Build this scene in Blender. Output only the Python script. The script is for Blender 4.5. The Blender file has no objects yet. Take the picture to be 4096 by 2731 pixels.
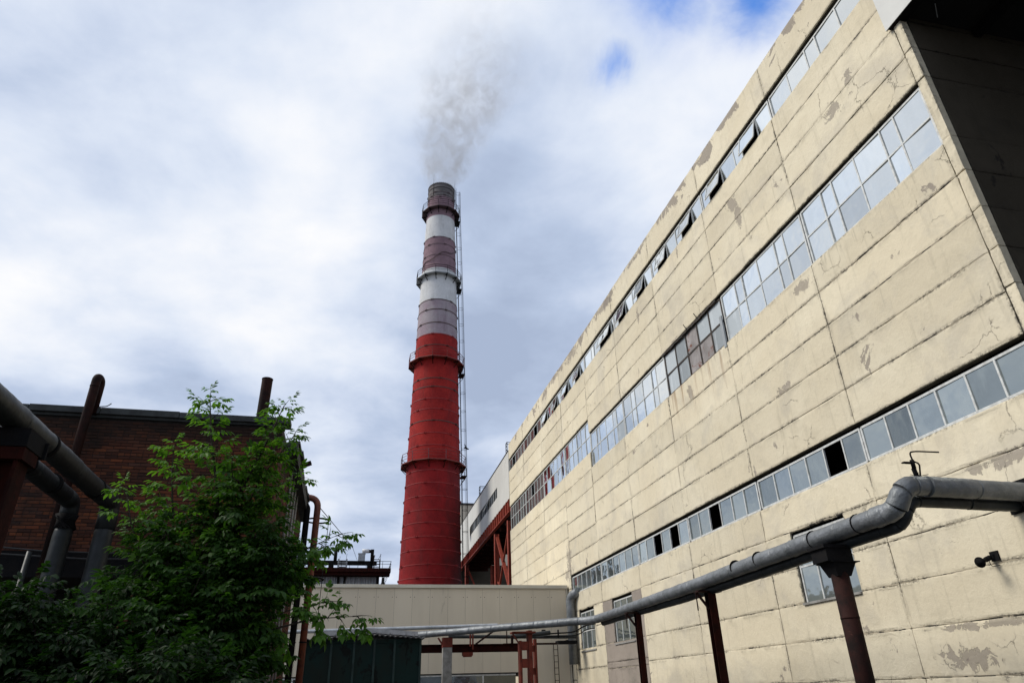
import bpy, bmesh, math, random
import numpy as np
from mathutils import Vector, Matrix

random.seed(11)
rng = np.random.default_rng(7)
S = bpy.context.scene
COL = S.collection
PI = math.pi

# ------------------------------------------------------------------ camera, light, exposure
cam_d = bpy.data.cameras.new('camera')
cam = bpy.data.objects.new('camera', cam_d)
COL.objects.link(cam)
cam_d.sensor_width = 36.0
cam_d.lens = 23.68
cam_d.clip_start = 0.1
cam_d.clip_end = 3000
pit, roll, head = math.radians(27.6015), math.radians(-1.635), math.radians(13.4923)
fw = Vector((math.sin(head) * math.cos(pit), math.cos(head) * math.cos(pit), math.sin(pit)))
r0 = Vector((math.cos(head), -math.sin(head), 0))
u0 = r0.cross(fw)
rr = r0 * math.cos(roll) + u0 * math.sin(roll)
uu = -r0 * math.sin(roll) + u0 * math.cos(roll)
Mx = Matrix((( rr.x, uu.x, -fw.x, 0), (rr.y, uu.y, -fw.y, 0), (rr.z, uu.z, -fw.z, 1.6), (0, 0, 0, 1)))
cam.matrix_world = Mx
S.camera = cam

S.view_settings.view_transform = 'Standard'
S.view_settings.look = 'None'
S.view_settings.exposure = 1.0
S.view_settings.gamma = 1.0
S.view_settings.use_curve_mapping = False
S.cycles.use_denoising = True
S.cycles.max_bounces = 8
S.cycles.volume_bounces = 2
S.cycles.volume_step_rate = 1.0

SUN_EL, SUN_AZ = math.radians(44), math.radians(-78)     # azimuth measured from +Y towards +X
sd = Vector((math.sin(SUN_AZ) * math.cos(SUN_EL), math.cos(SUN_AZ) * math.cos(SUN_EL), math.sin(SUN_EL)))
sun_d = bpy.data.lights.new('sun', 'SUN')
sun_d.energy = 1.5
sun_d.angle = math.radians(24)
sun_d.color = (1.0, 0.95, 0.86)
sun = bpy.data.objects.new('sun', sun_d)
COL.objects.link(sun)
sun.rotation_euler = sd.to_track_quat('Z', 'Y').to_euler()
sun.location = (-40, 20, 60)


def nd(nt, typ, **kw):
    n = nt.nodes.new(typ)
    for k, v in kw.items():
        if k == 'ins':
            for i, val in v.items():
                n.inputs[i].default_value = val
        else:
            setattr(n, k, v)
    return n


def mth(nt, op, a, b=None, c=None, clamp=False):
    n = nt.nodes.new('ShaderNodeMath'); n.operation = op; n.use_clamp = clamp
    for i, x in enumerate((a, b, c)):
        if x is None: continue
        if isinstance(x, (int, float)): n.inputs[i].default_value = x
        else: nt.links.new(x, n.inputs[i])
    return n.outputs[0]


def vmth(nt, op, a, b=None):
    n = nt.nodes.new('ShaderNodeVectorMath'); n.operation = op
    for i, x in enumerate((a, b)):
        if x is None: continue
        if isinstance(x, (tuple, list)): n.inputs[i].default_value = x
        else: nt.links.new(x, n.inputs[i])
    return n


def smooth(nt, x, a, b):
    n = nt.nodes.new('ShaderNodeMapRange'); n.interpolation_type = 'SMOOTHSTEP'
    nt.links.new(x, n.inputs[0]); n.inputs[1].default_value = a; n.inputs[2].default_value = b
    return n.outputs[0]


def mixc(nt, f, a, b):
    n = nt.nodes.new('ShaderNodeMix'); n.data_type = 'RGBA'
    ins = [n.inputs[0], n.inputs[6], n.inputs[7]]
    for s, x in zip(ins, (f, a, b)):
        if isinstance(x, (int, float)): s.default_value = x
        elif isinstance(x, (tuple, list)): s.default_value = (*x[:3], 1)
        else: nt.links.new(x, s)
    return n.outputs[2]


def noise(nt, vec, scale, detail=4, rough=.55, dist=0.0, out=0):
    n = nt.nodes.new('ShaderNodeTexNoise')
    n.inputs['Scale'].default_value = scale; n.inputs['Detail'].default_value = detail
    n.inputs['Roughness'].default_value = rough; n.inputs['Distortion'].default_value = dist
    if vec is not None: nt.links.new(vec, n.inputs['Vector'])
    return n.outputs[out]


def mapv(nt, vec, scale=(1, 1, 1), loc=(0, 0, 0)):
    n = nt.nodes.new('ShaderNodeMapping'); n.inputs['Scale'].default_value = scale; n.inputs['Location'].default_value = loc
    nt.links.new(vec, n.inputs['Vector']); return n.outputs[0]


# ------------------------------------------------------------------ sky: broken overcast
W = bpy.data.worlds.new('World'); S.world = W; W.use_nodes = True
nt = W.node_tree; nt.nodes.clear()
wo = nd(nt, 'ShaderNodeOutputWorld'); bg = nd(nt, 'ShaderNodeBackground'); bg.inputs[1].default_value = 0.1
nt.links.new(bg.outputs[0], wo.inputs[0])
sky = nd(nt, 'ShaderNodeTexSky', sky_type='NISHITA', sun_disc=False, sun_elevation=SUN_EL, sun_rotation=SUN_AZ)
tc = nd(nt, 'ShaderNodeTexCoord'); G = tc.outputs['Generated']
sx = nd(nt, 'ShaderNodeSeparateXYZ'); nt.links.new(G, sx.inputs[0])
zc = mth(nt, 'ADD', mth(nt, 'MAXIMUM', sx.outputs[2], 0.0), 0.22)
pxy = nd(nt, 'ShaderNodeCombineXYZ')
nt.links.new(mth(nt, 'DIVIDE', sx.outputs[0], zc), pxy.inputs[0]); nt.links.new(mth(nt, 'DIVIDE', sx.outputs[1], zc), pxy.inputs[1])
P = mapv(nt, pxy.outputs[0], (1, 1, 1), (3.1, 1.7, 0.0))
n1 = noise(nt, P, 1.9, 6, .52, .15)
n2 = noise(nt, mapv(nt, P, (1, 1, 1), (7.3, 2.2, 4)), 4.2, 6, .6, .3)
n3 = noise(nt, mapv(nt, P, (.7, 1.2, 1), (1.3, 9.2, 2)), 0.7, 3, .5, .2)
f = mth(nt, 'ADD', mth(nt, 'ADD', mth(nt, 'MULTIPLY', n1, 1.15), mth(nt, 'MULTIPLY', n2, .36)), mth(nt, 'MULTIPLY', n3, .55))
blobs = [((-0.45, 0.58, 0.68), .22, 14), ((-0.095, 0.848, 0.522), .17, 70), ((0.03, 0.864, 0.50), .08, 90), ((0.442, 0.53, 0.72), .20, 22),
         ((-0.39, 0.80, 0.46), .12, 40), ((-0.261, 0.803, 0.536), -.10, 60), ((0.26, 0.78, 0.56), -.09, 34), ((0.16, .80, .57), -.05, 40), ((-0.297, 0.685, 0.665), -.07, 60),
         ((0.02, 0.62, 0.786), .05, 40), ((0.13, 0.708, 0.694), -.03, 40), ((-0.05, 0.93, 0.35), -.07, 20), ((-0.14, .73, .66), .05, 60)]
for d, a, k in blobs:
    dn = Vector(d).normalized()
    dp = vmth(nt, 'DOT_PRODUCT', G, tuple(dn)).outputs['Value']
    g = mth(nt, 'EXPONENT', mth(nt, 'MULTIPLY', mth(nt, 'SUBTRACT', dp, 1.0), float(k)))
    f = mth(nt, 'ADD', f, mth(nt, 'MULTIPLY', g, a))
rmp = nd(nt, 'ShaderNodeValToRGB'); nt.links.new(mth(nt, 'SUBTRACT', f, .575), rmp.inputs[0])
cr = rmp.color_ramp
cr.elements[0].position = .22; cr.elements[0].color = (.40, .48, .64, 1)
cr.elements[1].position = .80; cr.elements[1].color = (1.0, 1.0, 1.0, 1)
for p_, c_ in ((.36, (.50, .59, .76)), (.46, (.62, .70, .85)), (.55, (.73, .80, .92)), (.66, (.86, .90, .97))):
    e = cr.elements.new(p_); e.color = (*c_, 1)
cloud = vmth(nt, 'MULTIPLY', rmp.outputs[0], (5.0, 5.0, 5.05)).outputs[0]
# blue gaps
gap = noise(nt, mapv(nt, P, (1, 1, 1), (0.4, 5.5, 1)), 2.6, 6, .6, .3)
gm = smooth(nt, gap, .70, .78)
wv_ = vmth(nt, 'SUBTRACT', noise(nt, mapv(nt, P, (1, 1, 1), (2, 8, 3)), 5.0, 6, .62, .5, 1), (.5, .5, .5))
ws_ = vmth(nt, 'SCALE', wv_.outputs[0]); ws_.inputs['Scale'].default_value = .13
GD = vmth(nt, 'NORMALIZE', vmth(nt, 'ADD', G, ws_.outputs[0]).outputs[0]).outputs[0]
for d, a, k in [((0.335, 0.495, 0.802), 1.2, 520), ((0.280, 0.597, 0.751), 1.1, 4200), ((0.43, .465, .775), 1.15, 800)]:
    dn = Vector(d).normalized()
    dp = vmth(nt, 'DOT_PRODUCT', GD, tuple(dn)).outputs['Value']
    g = mth(nt, 'EXPONENT', mth(nt, 'MULTIPLY', mth(nt, 'SUBTRACT', dp, 1.0), float(k)))
    g = mth(nt, 'MULTIPLY', mth(nt, 'MULTIPLY', g, a), smooth(nt, n2, .18, .55))
    gm = mth(nt, 'MAXIMUM', gm, g)
skyb = vmth(nt, 'MULTIPLY', sky.outputs[0], (.55, 1.0, 1.6)).outputs[0]
nt.links.new(mixc(nt, mth(nt, 'MULTIPLY', gm, .9), cloud, skyb), bg.inputs[0])

# ------------------------------------------------------------------ materials
def mat(name, base=(.5, .5, .5), rough=.7, metal=0.0, spec=.5):
    m = bpy.data.materials.new(name); m.use_nodes = True
    b = m.node_tree.nodes['Principled BSDF']
    b.inputs['Base Color'].default_value = (*base, 1); b.inputs['Roughness'].default_value = rough
    b.inputs['Metallic'].default_value = metal; b.inputs['Specular IOR Level'].default_value = spec
    return m, m.node_tree, b


def pos(nt):
    return nd(nt, 'ShaderNodeNewGeometry').outputs['Position']


def bump(nt, b, h, dist=.02, strength=1.0):
    n = nd(nt, 'ShaderNodeBump'); n.inputs['Distance'].default_value = dist; n.inputs['Strength'].default_value = strength
    nt.links.new(h, n.inputs['Height']); nt.links.new(n.outputs[0], b.inputs['Normal'])
    return n


def worn(name, c1, c2, scale=3.0, rough=.7, metal=0.0, bscale=30, bdist=.004, c3=None, t3=.62, spec=.4, stretch=(1, 1, 1), rnd=.0):
    """paint or bare material with blotches of a second colour and, over a threshold, of a third"""
    m, nt, b = mat(name, c1, rough, metal, spec)
    p = mapv(nt, pos(nt), stretch)
    n = noise(nt, p, scale, 6, .62, .2)
    c = mixc(nt, smooth(nt, n, .36, .66), c1, c2)
    if c3:
        n3 = noise(nt, p, scale * 1.7, 7, .66, .4)
        c = mixc(nt, smooth(nt, n3, t3, t3 + .06), c, c3)
    if rnd:
        oi = nd(nt, 'ShaderNodeObjectInfo')
        hs = nd(nt, 'ShaderNodeHueSaturation'); nt.links.new(c, hs.inputs['Color'])
        nt.links.new(mth(nt, 'MULTIPLY_ADD', oi.outputs['Random'], 2 * rnd, 1 - rnd), hs.inputs['Value']); c = hs.outputs[0]
    nt.links.new(c, b.inputs['Base Color'])
    bump(nt, b, noise(nt, p, bscale, 5, .6), bdist)
    nt.links.new(mth(nt, 'MULTIPLY_ADD', n, .35, rough - .17), b.inputs['Roughness'])
    return m


SPOTS = [(46.8, 9.9, .7, 1.3), (47.1, 9.0, 1.2, .7), (20.4, 20.2, .5, .5), (20.2, 19.4, .35, .7), (25.6, 21.3, .12, .4), (13.9, 19.1, .5, .45), (12.9, 19.6, .3, .4), (31.0, 20.6, .25, .6), (17.6, 14.2, .7, .35), (13.4, 2.8, 3.2, .16), (36, 24.2, 3.0, .5), (43, 24.1, 2.6, .6), (48, 24.3, 3, .35), (30, 24.3, 2.4, .3), (46.2, 5.6, .5, 1.6), (15.2, 2.1, 1.0, .4), (12.4, 6.25, 1.3, .22), (19.8, 11.2, .6, .25), (26.5, 13.9, .35, .5), (40.6, 8.0, .25, .9)]


def facade_mat(name, cream, cream2, plaster=(.30, .255, .215), grime=(.13, .115, .09), peel=.66, dirt=1.0):
    m, nt, b = mat(name, cream, .82, 0, .25)
    p = pos(nt)
    big = noise(nt, p, .28, 4, .55, .3)
    mid = noise(nt, p, 1.7, 6, .6, .3)
    fin = noise(nt, p, 9.0, 6, .65)
    grn = noise(nt, p, 45.0, 4, .6)
    strk = noise(nt, mapv(nt, p, (1, 3.2, .22)), 1.6, 5, .6, .2)
    c = mixc(nt, smooth(nt, big, .35, .68), cream, cream2)
    c = mixc(nt, mth(nt, 'MULTIPLY', smooth(nt, mid, .48, .76), .36), c, tuple(x * .74 for x in cream))
    c = mixc(nt, mth(nt, 'MULTIPLY', smooth(nt, fin, .52, .8), .28), c, tuple(x * .6 for x in cream))
    c = mixc(nt, mth(nt, 'MULTIPLY', smooth(nt, strk, .54, .80), .40 * dirt), c, tuple(x * .52 for x in cream))
    wth = smooth(nt, noise(nt, p, .42, 6, .62, .4), .50, .68)
    c = mixc(nt, mth(nt, 'MULTIPLY', wth, .38), c, (cream[0] * .66, cream[0] * .60, cream[0] * .50))
    # run-off under the window sills
    zs_ = nd(nt, 'ShaderNodeSeparateXYZ'); nt.links.new(p, zs_.inputs[0])
    run = None
    for zt_, dl in ((7.52, .7), (14.68, 1.1), (15.72, .7), (21.64, .8), (24.6, 1.0)):
        q_ = mth(nt, 'MULTIPLY', smooth(nt, zs_.outputs[2], zt_ - dl, zt_ - .05), mth(nt, 'SUBTRACT', 1.0, smooth(nt, zs_.outputs[2], zt_, zt_ + .02)))
        run = q_ if run is None else mth(nt, 'MAXIMUM', run, q_)
    rn = mth(nt, 'MULTIPLY', smooth(nt, noise(nt, mapv(nt, p, (1, 5.0, .35)), 1.5, 6, .65, .3), .52, .72), smooth(nt, noise(nt, p, .5, 3), .40, .62))
    c = mixc(nt, mth(nt, 'MULTIPLY', mth(nt, 'MULTIPLY', run, rn), .62 * dirt), c, tuple(x * .34 for x in cream))
    oi = nd(nt, 'ShaderNodeObjectInfo')
    hs = nd(nt, 'ShaderNodeHueSaturation'); nt.links.new(c, hs.inputs['Color'])
    nt.links.new(mth(nt, 'MULTIPLY_ADD', oi.outputs['Random'], .14, .93), hs.inputs['Value'])
    c = hs.outputs[0]
    # bare plaster where the paint has gone, most of it along the parapet top
    sz = nd(nt, 'ShaderNodeSeparateXYZ'); nt.links.new(p, sz.inputs[0])
    top = smooth(nt, sz.outputs[2], 23.2, 24.6)
    pn = noise(nt, p, .62, 7, .63, .6)
    pk = mth(nt, 'ADD', pn, mth(nt, 'MULTIPLY', top, .17))
    pm = smooth(nt, pk, peel, peel + .025)
    c = mixc(nt, mth(nt, 'MULTIPLY', pm, .8), c, mixc(nt, fin, plaster, tuple(x * .62 for x in plaster)))
    # grime held in the chipped borders of each panel
    at = nd(nt, 'ShaderNodeAttribute', attribute_name='edge')
    ed = at.outputs['Fac']
    pat = noise(nt, p, .5, 4, .62, .4)
    ek = mth(nt, 'MULTIPLY', mth(nt, 'POWER', ed, 2.0), mth(nt, 'MULTIPLY', smooth(nt, pat, .40, .60), smooth(nt, fin, .30, .66)))
    c = mixc(nt, mth(nt, 'MULTIPLY', smooth(nt, ek, .12, .85), .95 * dirt), c, grime)
    # spots where the render is known to be bare, and rust runs under the derelict window
    yz = nd(nt, 'ShaderNodeSeparateXYZ'); nt.links.new(p, yz.inputs[0])
    spot = None
    for sy, sz_, ry, rz in SPOTS:
        a = mth(nt, 'DIVIDE', mth(nt, 'SUBTRACT', yz.outputs[1], sy), ry); b2 = mth(nt, 'DIVIDE', mth(nt, 'SUBTRACT', yz.outputs[2], sz_), rz)
        g_ = mth(nt, 'EXPONENT', mth(nt, 'MULTIPLY', mth(nt, 'ADD', mth(nt, 'MULTIPLY', a, a), mth(nt, 'MULTIPLY', b2, b2)), -1.0))
        spot = g_ if spot is None else mth(nt, 'MAXIMUM', spot, g_)
    rag = noise(nt, p, 2.6, 9, .72, .8)
    sm_ = smooth(nt, mth(nt, 'ADD', spot, mth(nt, 'MULTIPLY_ADD', rag, 3.2, -1.75)), .50, .60)
    c = mixc(nt, mth(nt, 'MULTIPLY', sm_, .72), c, mixc(nt, fin, plaster, tuple(x * .7 for x in plaster)))
    # pointing smeared over the panel borders: greyer and rougher than the paint
    smr = mth(nt, 'MULTIPLY', smooth(nt, ed, .25, .62), smooth(nt, noise(nt, p, 1.1, 6, .68, .6), .44, .60))
    c = mixc(nt, mth(nt, 'MULTIPLY', smr, .42), c, mixc(nt, fin, tuple(x * .80 for x in cream2), tuple(x * .50 for x in cream)))
    ry_ = mth(nt, 'MULTIPLY', smooth(nt, yz.outputs[1], 22.8, 23.6), mth(nt, 'SUBTRACT', 1.0, smooth(nt, yz.outputs[1], 28.4, 29.2)))
    rz_ = mth(nt, 'MULTIPLY', smooth(nt, yz.outputs[2], 12.6, 14.6), mth(nt, 'SUBTRACT', 1.0, smooth(nt, yz.outputs[2], 14.7, 14.75)))
    rs_ = smooth(nt, noise(nt, mapv(nt, p, (1, 2.6, .15)), 1.5, 4, .6), .50, .66)
    c = mixc(nt, mth(nt, 'MULTIPLY', mth(nt, 'MULTIPLY', ry_, rz_), mth(nt, 'MULTIPLY', rs_, .6)), c, (.26, .14, .06))
    # hairline cracks
    vo = nd(nt, 'ShaderNodeTexVoronoi', feature='DISTANCE_TO_EDGE'); vo.inputs['Scale'].default_value = .75
    wp = vmth(nt, 'ADD', p, vmth(nt, 'SCALE', noise(nt, p, 2.5, 6, .7, 0, 1)).outputs[0])
    wp.inputs[1].default_value = (0, 0, 0)
    sc_ = vmth(nt, 'SCALE', noise(nt, p, 2.4, 7, .7, 0, 1)); sc_.inputs['Scale'].default_value = .55
    nt.links.new(sc_.outputs[0], wp.inputs[1]); nt.links.new(wp.outputs[0], vo.inputs['Vector'])
    crk = mth(nt, 'MULTIPLY', mth(nt, 'SUBTRACT', 1.0, smooth(nt, vo.outputs['Distance'], .002, .008)),
              smooth(nt, noise(nt, p, .45, 2), .60, .66))
    c = mixc(nt, mth(nt, 'MULTIPLY', crk, .5), c, grime)
    nt.links.new(c, b.inputs['Base Color'])
    h = mth(nt, 'ADD', mth(nt, 'MULTIPLY', fin, .6), mth(nt, 'MULTIPLY', grn, .22))
    h = mth(nt, 'ADD', h, mth(nt, 'MULTIPLY', mid, 1.4))
    h = mth(nt, 'SUBTRACT', h, mth(nt, 'MULTIPLY', crk, .8))
    h = mth(nt, 'SUBTRACT', h, mth(nt, 'MULTIPLY', pm, .35))
    h = mth(nt, 'SUBTRACT', h, mth(nt, 'MULTIPLY', ek, .9))
    h = mth(nt, 'ADD', h, mth(nt, 'MULTIPLY', smr, mth(nt, 'MULTIPLY_ADD', rag, 2.2, -.4)))
    h = mth(nt, 'SUBTRACT', h, mth(nt, 'MULTIPLY', sm_, .4))
    bump(nt, b, h, .017)
    return m


M = {}
M['cream'] = facade_mat('cream_panel_paint', (.65, .57, .415), (.70, .625, .468))
M['greypatch'] = facade_mat('grey_render_patch', (.30, .255, .215), (.34, .29, .245), peel=.72)
M['endwall'] = facade_mat('shade_painted_end_wall', (.050, .041, .028), (.062, .051, .036), plaster=(.02, .017, .014), grime=(.015, .013, .01))  # near-black base colour carries the shade under the gallery
M['mortar'] = worn('joint_mortar', (.44, .375, .27), (.33, .285, .21), .75, .95, bscale=22, bdist=.02, c3=(.028, .024, .020), t3=.50)
M['darkjoint'] = worn('dark_joint', (.045, .04, .032), (.09, .08, .06), 2.0, .95)
M['frame'] = worn('window_frame_paint', (.62, .63, .61), (.46, .46, .44), 5, .5, c3=(.22, .20, .17), t3=.66)
M['oldframe'] = worn('rusty_old_frame', (.03, .028, .025), (.06, .04, .028), 5, .8)
M['interior'] = worn('dark_interior', (.018, .017, .016), (.03, .028, .026), 1.0, .9)
M['roofing'] = worn('bitumen_roof', (.05, .05, .05), (.08, .078, .075), 1.5, .9)
M['asphalt'] = worn('yard_asphalt', (.055, .054, .05), (.085, .082, .075), .7, .92, bscale=18)
M['galv'] = worn('pipe_jacket', (.20, .21, .22), (.135, .145, .15), 2.4, .48, .35, bscale=4, bdist=.045, c3=(.10, .105, .105), t3=.64, rnd=.12)
M['galvdark'] = worn('pipe_jacket_dull', (.019, .024, .027), (.012, .015, .016), 2.2, .5, .15, bscale=6, bdist=.01, c3=(.012, .013, .012), t3=.66, rnd=.1)
M['galvbright'] = worn('thin_pipe_paint', (.42, .44, .46), (.30, .32, .34), 2.4, .45, .3, bscale=6, bdist=.006)
M['redsteel'] = worn('red_oxide_steel', (.30, .048, .022), (.20, .032, .017), 3.0, .62, bscale=24, bdist=.003, c3=(.07, .03, .022), t3=.63)
M['redpost'] = worn('old_red_paint_steel', (.17, .030, .017), (.10, .020, .012), 3.0, .68, c3=(.05, .022, .016), t3=.62, spec=.25)
M['batten'] = worn('pale_green_batten', (.014, .036, .032), (.010, .022, .020), 2, .7)
M['rust'] = worn('rusted_steel', (.028, .010, .008), (.013, .008, .007), 3.2, .8, bscale=26, bdist=.006, c3=(.065, .024, .017), t3=.63, spec=.12)
M['darkred'] = worn('dark_red_steel', (.030, .006, .004), (.015, .005, .004), 3.0, .85, c3=(.009, .005, .004), t3=.62, spec=.08)
M['orangepipe'] = worn('orange_rust_pipe', (.17, .045, .020), (.09, .025, .014), 4.0, .6, c3=(.06, .025, .018), t3=.60)
M['black'] = worn('sooty_black_steel', (.007, .007, .008), (.012, .011, .011), 4, .85, spec=.1)
M['beige'] = worn('beige_sandwich_panel', (.64, .565, .44), (.58, .51, .395), .35, .55, bscale=3, bdist=.002, stretch=(1.5, 1, .25), rnd=.025, c3=(.44, .385, .30), t3=.66)
M['fascia'] = worn('beige_fascia', (.60, .56, .46), (.54, .50, .41), .8, .5, bscale=4, bdist=.002)
M['white'] = worn('white_cladding', (.62, .61, .56), (.55, .54, .50), .4, .5, bscale=4, bdist=.002, stretch=(1, 1, .4))
M['greyclad'] = worn('pale_grey_cladding', (.56, .56, .53), (.50, .50, .475), .6, .45, bscale=4, bdist=.002)
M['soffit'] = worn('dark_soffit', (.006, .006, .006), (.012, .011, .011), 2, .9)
M['concrete'] = worn('grey_concrete', (.30, .29, .27), (.20, .19, .175), 3.4, .9, bscale=30, bdist=.006)
M['green'] = worn('dark_green_metal', (.006, .020, .018), (.011, .017, .014), 1.0, .75, bscale=12, c3=(.005, .007, .006), t3=.55, spec=.15, stretch=(1, 1, .6))
M['asbestos'] = worn('grey_corrugated_sheet', (.42, .42, .43), (.32, .32, .33), 3.0, .85, bscale=30, bdist=.003)
M['ribs'] = worn('grey_ribbed_sheet', (.42, .45, .48), (.22, .24, .26), 1.6, .6, stretch=(4, 3, .15))
M['darkclad'] = worn('weathered_ribbed_sheet', (.24, .26, .28), (.13, .14, .15), 1.4, .6, stretch=(3, 3, .2))
M['cable'] = mat('black_cable', (.02, .02, .02), .6)[0]
M['coping'] = worn('dark_coping', (.045, .05, .048), (.028, .03, .03), 3, .8)
M['brickmortar'] = worn('brick_mortar', (.022, .015, .012), (.012, .009, .008), 8, .95, bscale=50, bdist=.004)
M['bark'] = worn('bark', (.045, .033, .022), (.022, .017, .012), 14, .9, bscale=60, bdist=.006, stretch=(1, 1, .25))
M['whitepaint'] = worn('white_duct_paint', (.66, .66, .66), (.5, .5, .5), 2, .5)
M['lightgrey'] = worn('grey_cabinet_paint', (.34, .36, .38), (.27, .29, .30), 2, .5)


def brick_mat():
    m, nt, b = mat('brick', (.1, .05, .03), .88, 0, .2)
    g = nd(nt, 'ShaderNodeNewGeometry'); oi = nd(nt, 'ShaderNodeObjectInfo'); p = g.outputs['Position']
    r = mth(nt, 'FRACT', mth(nt, 'ADD', mth(nt, 'MULTIPLY', g.outputs['Random Per Island'], 1.0), mth(nt, 'MULTIPLY', oi.outputs['Random'], 7.3)))
    rp = nd(nt, 'ShaderNodeValToRGB'); nt.links.new(r, rp.inputs[0])
    e = rp.color_ramp; e.elements[0].position = 0; e.elements[0].color = (.11, .036, .018, 1); e.elements[1].position = 1; e.elements[1].color = (.17, .054, .022, 1)
    for q, c in ((.18, (.050, .020, .014)), (.35, (.15, .048, .022)), (.5, (.09, .038, .026)), (.62, (.155, .050, .021)), (.8, (.042, .018, .013)), (.9, (.18, .052, .022))):
        x = e.elements.new(q); x.color = (*c, 1)
    n = noise(nt, p, 1.1, 5, .6, .2); n5 = noise(nt, p, 26, 5, .6)
    sz = nd(nt, 'ShaderNodeSeparateXYZ'); nt.links.new(p, sz.inputs[0])
    soot = mth(nt, 'ADD', smooth(nt, n, .45, .72), smooth(nt, mth(nt, 'ADD', sz.outputs[2], mth(nt, 'MULTIPLY', n, .9)), 7.2, 7.8), None, True)
    c = mixc(nt, mth(nt, 'MULTIPLY', soot, .75), vmth(nt, 'MULTIPLY', rp.outputs[0], (.82, .82, .82)).outputs[0], (.014, .012, .010))
    c = mixc(nt, mth(nt, 'MULTIPLY', smooth(nt, n5, .5, .75), .4), c, (.03, .018, .013))
    nt.links.new(c, b.inputs['Base Color']); bump(nt, b, n5, .006)
    return m


M['brick'] = brick_mat()


def chimney_mat(name, c1, c2, soot=.3, fleck=(.5, .45, .42), fl=.72, bot=False):
    m, nt, b = mat(name, c1, .85, 0, .15)
    uv = nd(nt, 'ShaderNodeUVMap'); p = pos(nt)
    bt = nd(nt, 'ShaderNodeTexBrick'); nt.links.new(uv.outputs[0], bt.inputs['Vector'])
    bt.inputs['Scale'].default_value = 1.0; bt.inputs['Brick Width'].default_value = .26; bt.inputs['Row Height'].default_value = .085
    bt.inputs['Mortar Size'].default_value = .010; bt.inputs['Color1'].default_value = (1, 1, 1, 1); bt.inputs['Color2'].default_value = (.55, .55, .55, 1)
    bt.inputs['Mortar'].default_value = (.1, .1, .1, 1)
    n = noise(nt, p, .55, 6, .62, .3)
    n2 = noise(nt, mapv(nt, p, (1, 1, 2.2)), 2.2, 7, .68, .2)
    st = noise(nt, mapv(nt, p, (1, 1, .12)), 1.3, 5, .6)
    c = mixc(nt, smooth(nt, n, .35, .68), c1, c2)
    c = mixc(nt, mth(nt, 'MULTIPLY', smooth(nt, st, .52, .74), soot), c, (.05, .035, .035))
    c = mixc(nt, mth(nt, 'MULTIPLY', smooth(nt, n2, fl, fl + .06), .6), c, fleck)
    cc = mixc(nt, .30, c, vmth(nt, 'MULTIPLY', c, bt.outputs[0]).outputs[0])
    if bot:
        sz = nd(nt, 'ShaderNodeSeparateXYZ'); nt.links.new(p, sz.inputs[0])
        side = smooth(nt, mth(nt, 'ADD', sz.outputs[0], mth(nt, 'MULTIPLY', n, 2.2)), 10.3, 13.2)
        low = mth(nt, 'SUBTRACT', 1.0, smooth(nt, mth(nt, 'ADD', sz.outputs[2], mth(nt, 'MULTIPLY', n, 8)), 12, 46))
        cc = mixc(nt, mth(nt, 'MULTIPLY', mth(nt, 'MULTIPLY', side, low), .8), cc, (.035, .015, .015))  # soot stain low on the right flank, deepened with painted shading
    nt.links.new(cc, b.inputs['Base Color'])
    bump(nt, b, bt.outputs['Color'], .015)
    return m


def glass_mat(name, base, f0lo, f0hi, rough=.04):
    """glazing: part mirror of the sky, part dusty dark body behind it; every pane sits a little differently"""
    m = bpy.data.materials.new(name); m.use_nodes = True; nt = m.node_tree; nt.nodes.clear()
    o = nd(nt, 'ShaderNodeOutputMaterial'); p = pos(nt); oi = nd(nt, 'ShaderNodeObjectInfo')
    df = nd(nt, 'ShaderNodeBsdfDiffuse'); gl = nd(nt, 'ShaderNodeBsdfGlossy'); mx = nd(nt, 'ShaderNodeMixShader')
    gl.inputs['Roughness'].default_value = rough; gl.inputs['Color'].default_value = (.93, .96, .95, 1) if f0lo > .3 else (.84, .90, .88, 1)
    n = noise(nt, mapv(nt, p, (1, 1.6, .5)), 1.4, 5, .6, .4)
    r2 = mth(nt, 'FRACT', mth(nt, 'MULTIPLY', oi.outputs['Random'], 13.7))
    c = mixc(nt, r2, tuple(x * .55 for x in base), tuple(x * 1.5 for x in base))
    c = mixc(nt, mth(nt, 'MULTIPLY', smooth(nt, n, .5, .8), .5), c, tuple(min(1, x * 2.2) for x in base))
    nt.links.new(c, df.inputs['Color'])
    bp = nd(nt, 'ShaderNodeBump'); bp.inputs['Distance'].default_value = .03; bp.inputs['Strength'].default_value = .5
    nt.links.new(noise(nt, p, 1.1, 2, .5), bp.inputs['Height']); nt.links.new(bp.outputs[0], gl.inputs['Normal'])
    lw = nd(nt, 'ShaderNodeFresnel'); lw.inputs['IOR'].default_value = 1.5
    fac = mth(nt, 'ADD', lw.outputs[0], mth(nt, 'MULTIPLY_ADD', oi.outputs['Random'], f0hi - f0lo, f0lo), None, True)
    fac = mth(nt, 'MULTIPLY', fac, mth(nt, 'MULTIPLY_ADD', n, -.25, 1.1), None, True)
    nt.links.new(fac, mx.inputs[0]); nt.links.new(df.outputs[0], mx.inputs[1]); nt.links.new(gl.outputs[0], mx.inputs[2])
    nt.links.new(mx.outputs[0], o.inputs[0])
    return m


M['glass'] = glass_mat('window_glass', (.14, .15, .15), .52, .90)
M['glasslow'] = glass_mat('lower_window_glass', (.12, .135, .132), .16, .42)
M['milky'] = glass_mat('milky_old_sheet', (.33, .35, .36), .06, .14, .25)
M['rustsheet'] = worn('rust_stained_sheet', (.34, .31, .30), (.20, .18, .17), .8, .7, c3=(.15, .05, .028), t3=.54)
M['glassgal'] = glass_mat('gallery_glass', (.05, .055, .06), -.55, -.22, .12)
M['glassdark'] = glass_mat('dark_annex_glass', (.03, .032, .034), .03, .10, .1)


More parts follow.
